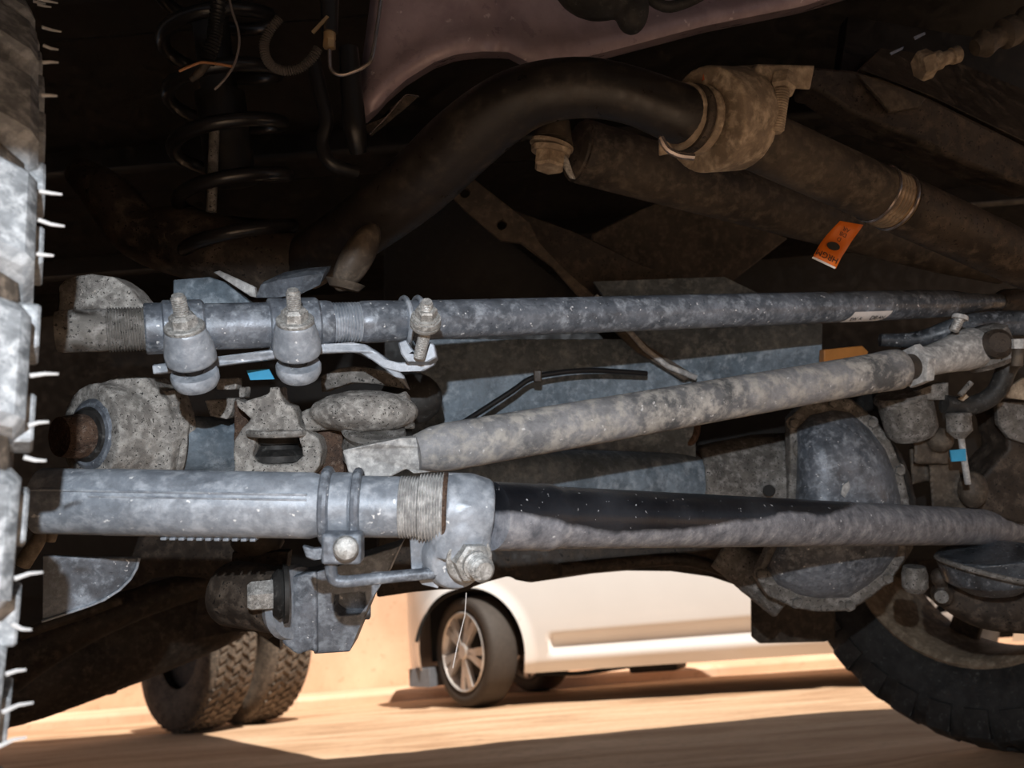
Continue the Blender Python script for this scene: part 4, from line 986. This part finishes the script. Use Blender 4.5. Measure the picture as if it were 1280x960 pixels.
bm = B(); add_tube(bm, [P(1172, 735, 1.3), P(1200, 752, 1.3), P(1240, 762, 1.3), P(1310, 765, 1.3)], [.018, .026, .034, .036], 20, 4); add_ball(bm, P(1178, 745, 1.28), .016, .018, .016); add_ball(bm, P(1175, 722, 1.28), .014, .016, .014)
obj('arm', bm, brownd, t, remesh=.003, smooth=3)
lathe('pivot_pin', P(1177, 746, 1.27), P(1177, 746, 1.255), [(0, .011), (1, .010)], castb, t)

t = thing('mud_flap', 'plain brown mud flap hanging behind the differential in front of the white car', 'mud flap', (985, 775, 1.9))
plate('flap', pr([(939, 700), (1045, 700), (1045, 798), (1030, 803), (950, 805), (940, 797)], 1.9), .012, brownp, t, bevel=.004)

# ================================================================== LOWER LEFT BACKGROUND
t = thing('muffler', 'brown dusty exhaust muffler lying in the shade at the lower left', 'muffler', (170, 800, 2.1))
bm = B(); add_tube(bm, [P(-80, 880, 1.95), P(20, 855, 2.0), P(90, 830, 2.05), P(180, 795, 2.15), P(270, 762, 2.25), P(310, 750, 2.3)], [.09, .10, .105, .11, .105, .08], 32, 3); obj('muffler_body', bm, brownp, t, remesh=.008, smooth=2, disp=.004)
tube('tail_pipe', [(20, 800, 1.9), (90, 772, 1.95), (150, 748, 2.0), (215, 741, 2.05), (292, 740, 2.1)], .014, tan, t, curve=5)
t = thing('suspension_arm', 'dark suspension arm sweeping across the lower left corner behind the backing plate', 'suspension arm', (90, 830, 1.7))
tube('arm_beam', [(-30, 860, 1.6), (40, 815, 1.65), (110, 780, 1.7), (190, 748, 1.8), (280, 722, 1.9)], [.06, .05, .04, .035, .03], brownd, t, curve=4, seg=20)
tube('arm_edge', [(25, 795, 1.58), (60, 782, 1.6), (110, 765, 1.62), (150, 750, 1.66)], .010, brownp, t, curve=4)
plate('side_rail', pr([(-60, 690), (60, 700), (180, 740), (190, 800), (190, 842), (150, 838), (110, 850), (60, 872), (-60, 900)], 2.3), .05, blackp, t, bevel=0)
plate('cross_plate', pr([(175, 665), (345, 665), (345, 700), (290, 705), (285, 730), (250, 722), (215, 720), (190, 723), (170, 735), (150, 740)], 1.5), .02, brownd, t)
plate('cross_web', pr([(250, 736), (350, 736), (350, 812), (318, 790), (292, 790), (240, 800)], 2.0), .03, brownd, t)
t = thing('pipe_hanger', 'thin black curved pipe hanger dangling left of the dual tyres', 'hanger', (140, 850, 2.3))
tube('hanger_rod', [(96, 862, 2.3), (120, 856, 2.3), (150, 852, 2.3), (170, 845, 2.3), (178, 832, 2.3)], .009, darkv, t, curve=5, seg=10)
tube('hanger_drop', [(137, 835, 2.3), (138, 866, 2.3)], [.02, .018], darkv, t)
t = thing('steering_damper_end', 'rounded brown end cap under the tie rod above the lower bracket', 'end cap', (325, 678, .95))
bm = B(); add_ball(bm, P(322, 676, .98), .032, .020, .03); obj('cap_body', bm, brownp, t)
t = thing('tan_stub', 'small tan rod end in the gap under the tie rod by the left tyre', 'rod', (48, 675, .8))
tube('rod', [(28, 705, .85), (45, 680, .85), (55, 662, .86)], [.009, .008, .007], tan, t)
tube('rod', [(62, 676, .86), (66, 662, .86)], [.006, .006], tan, t)
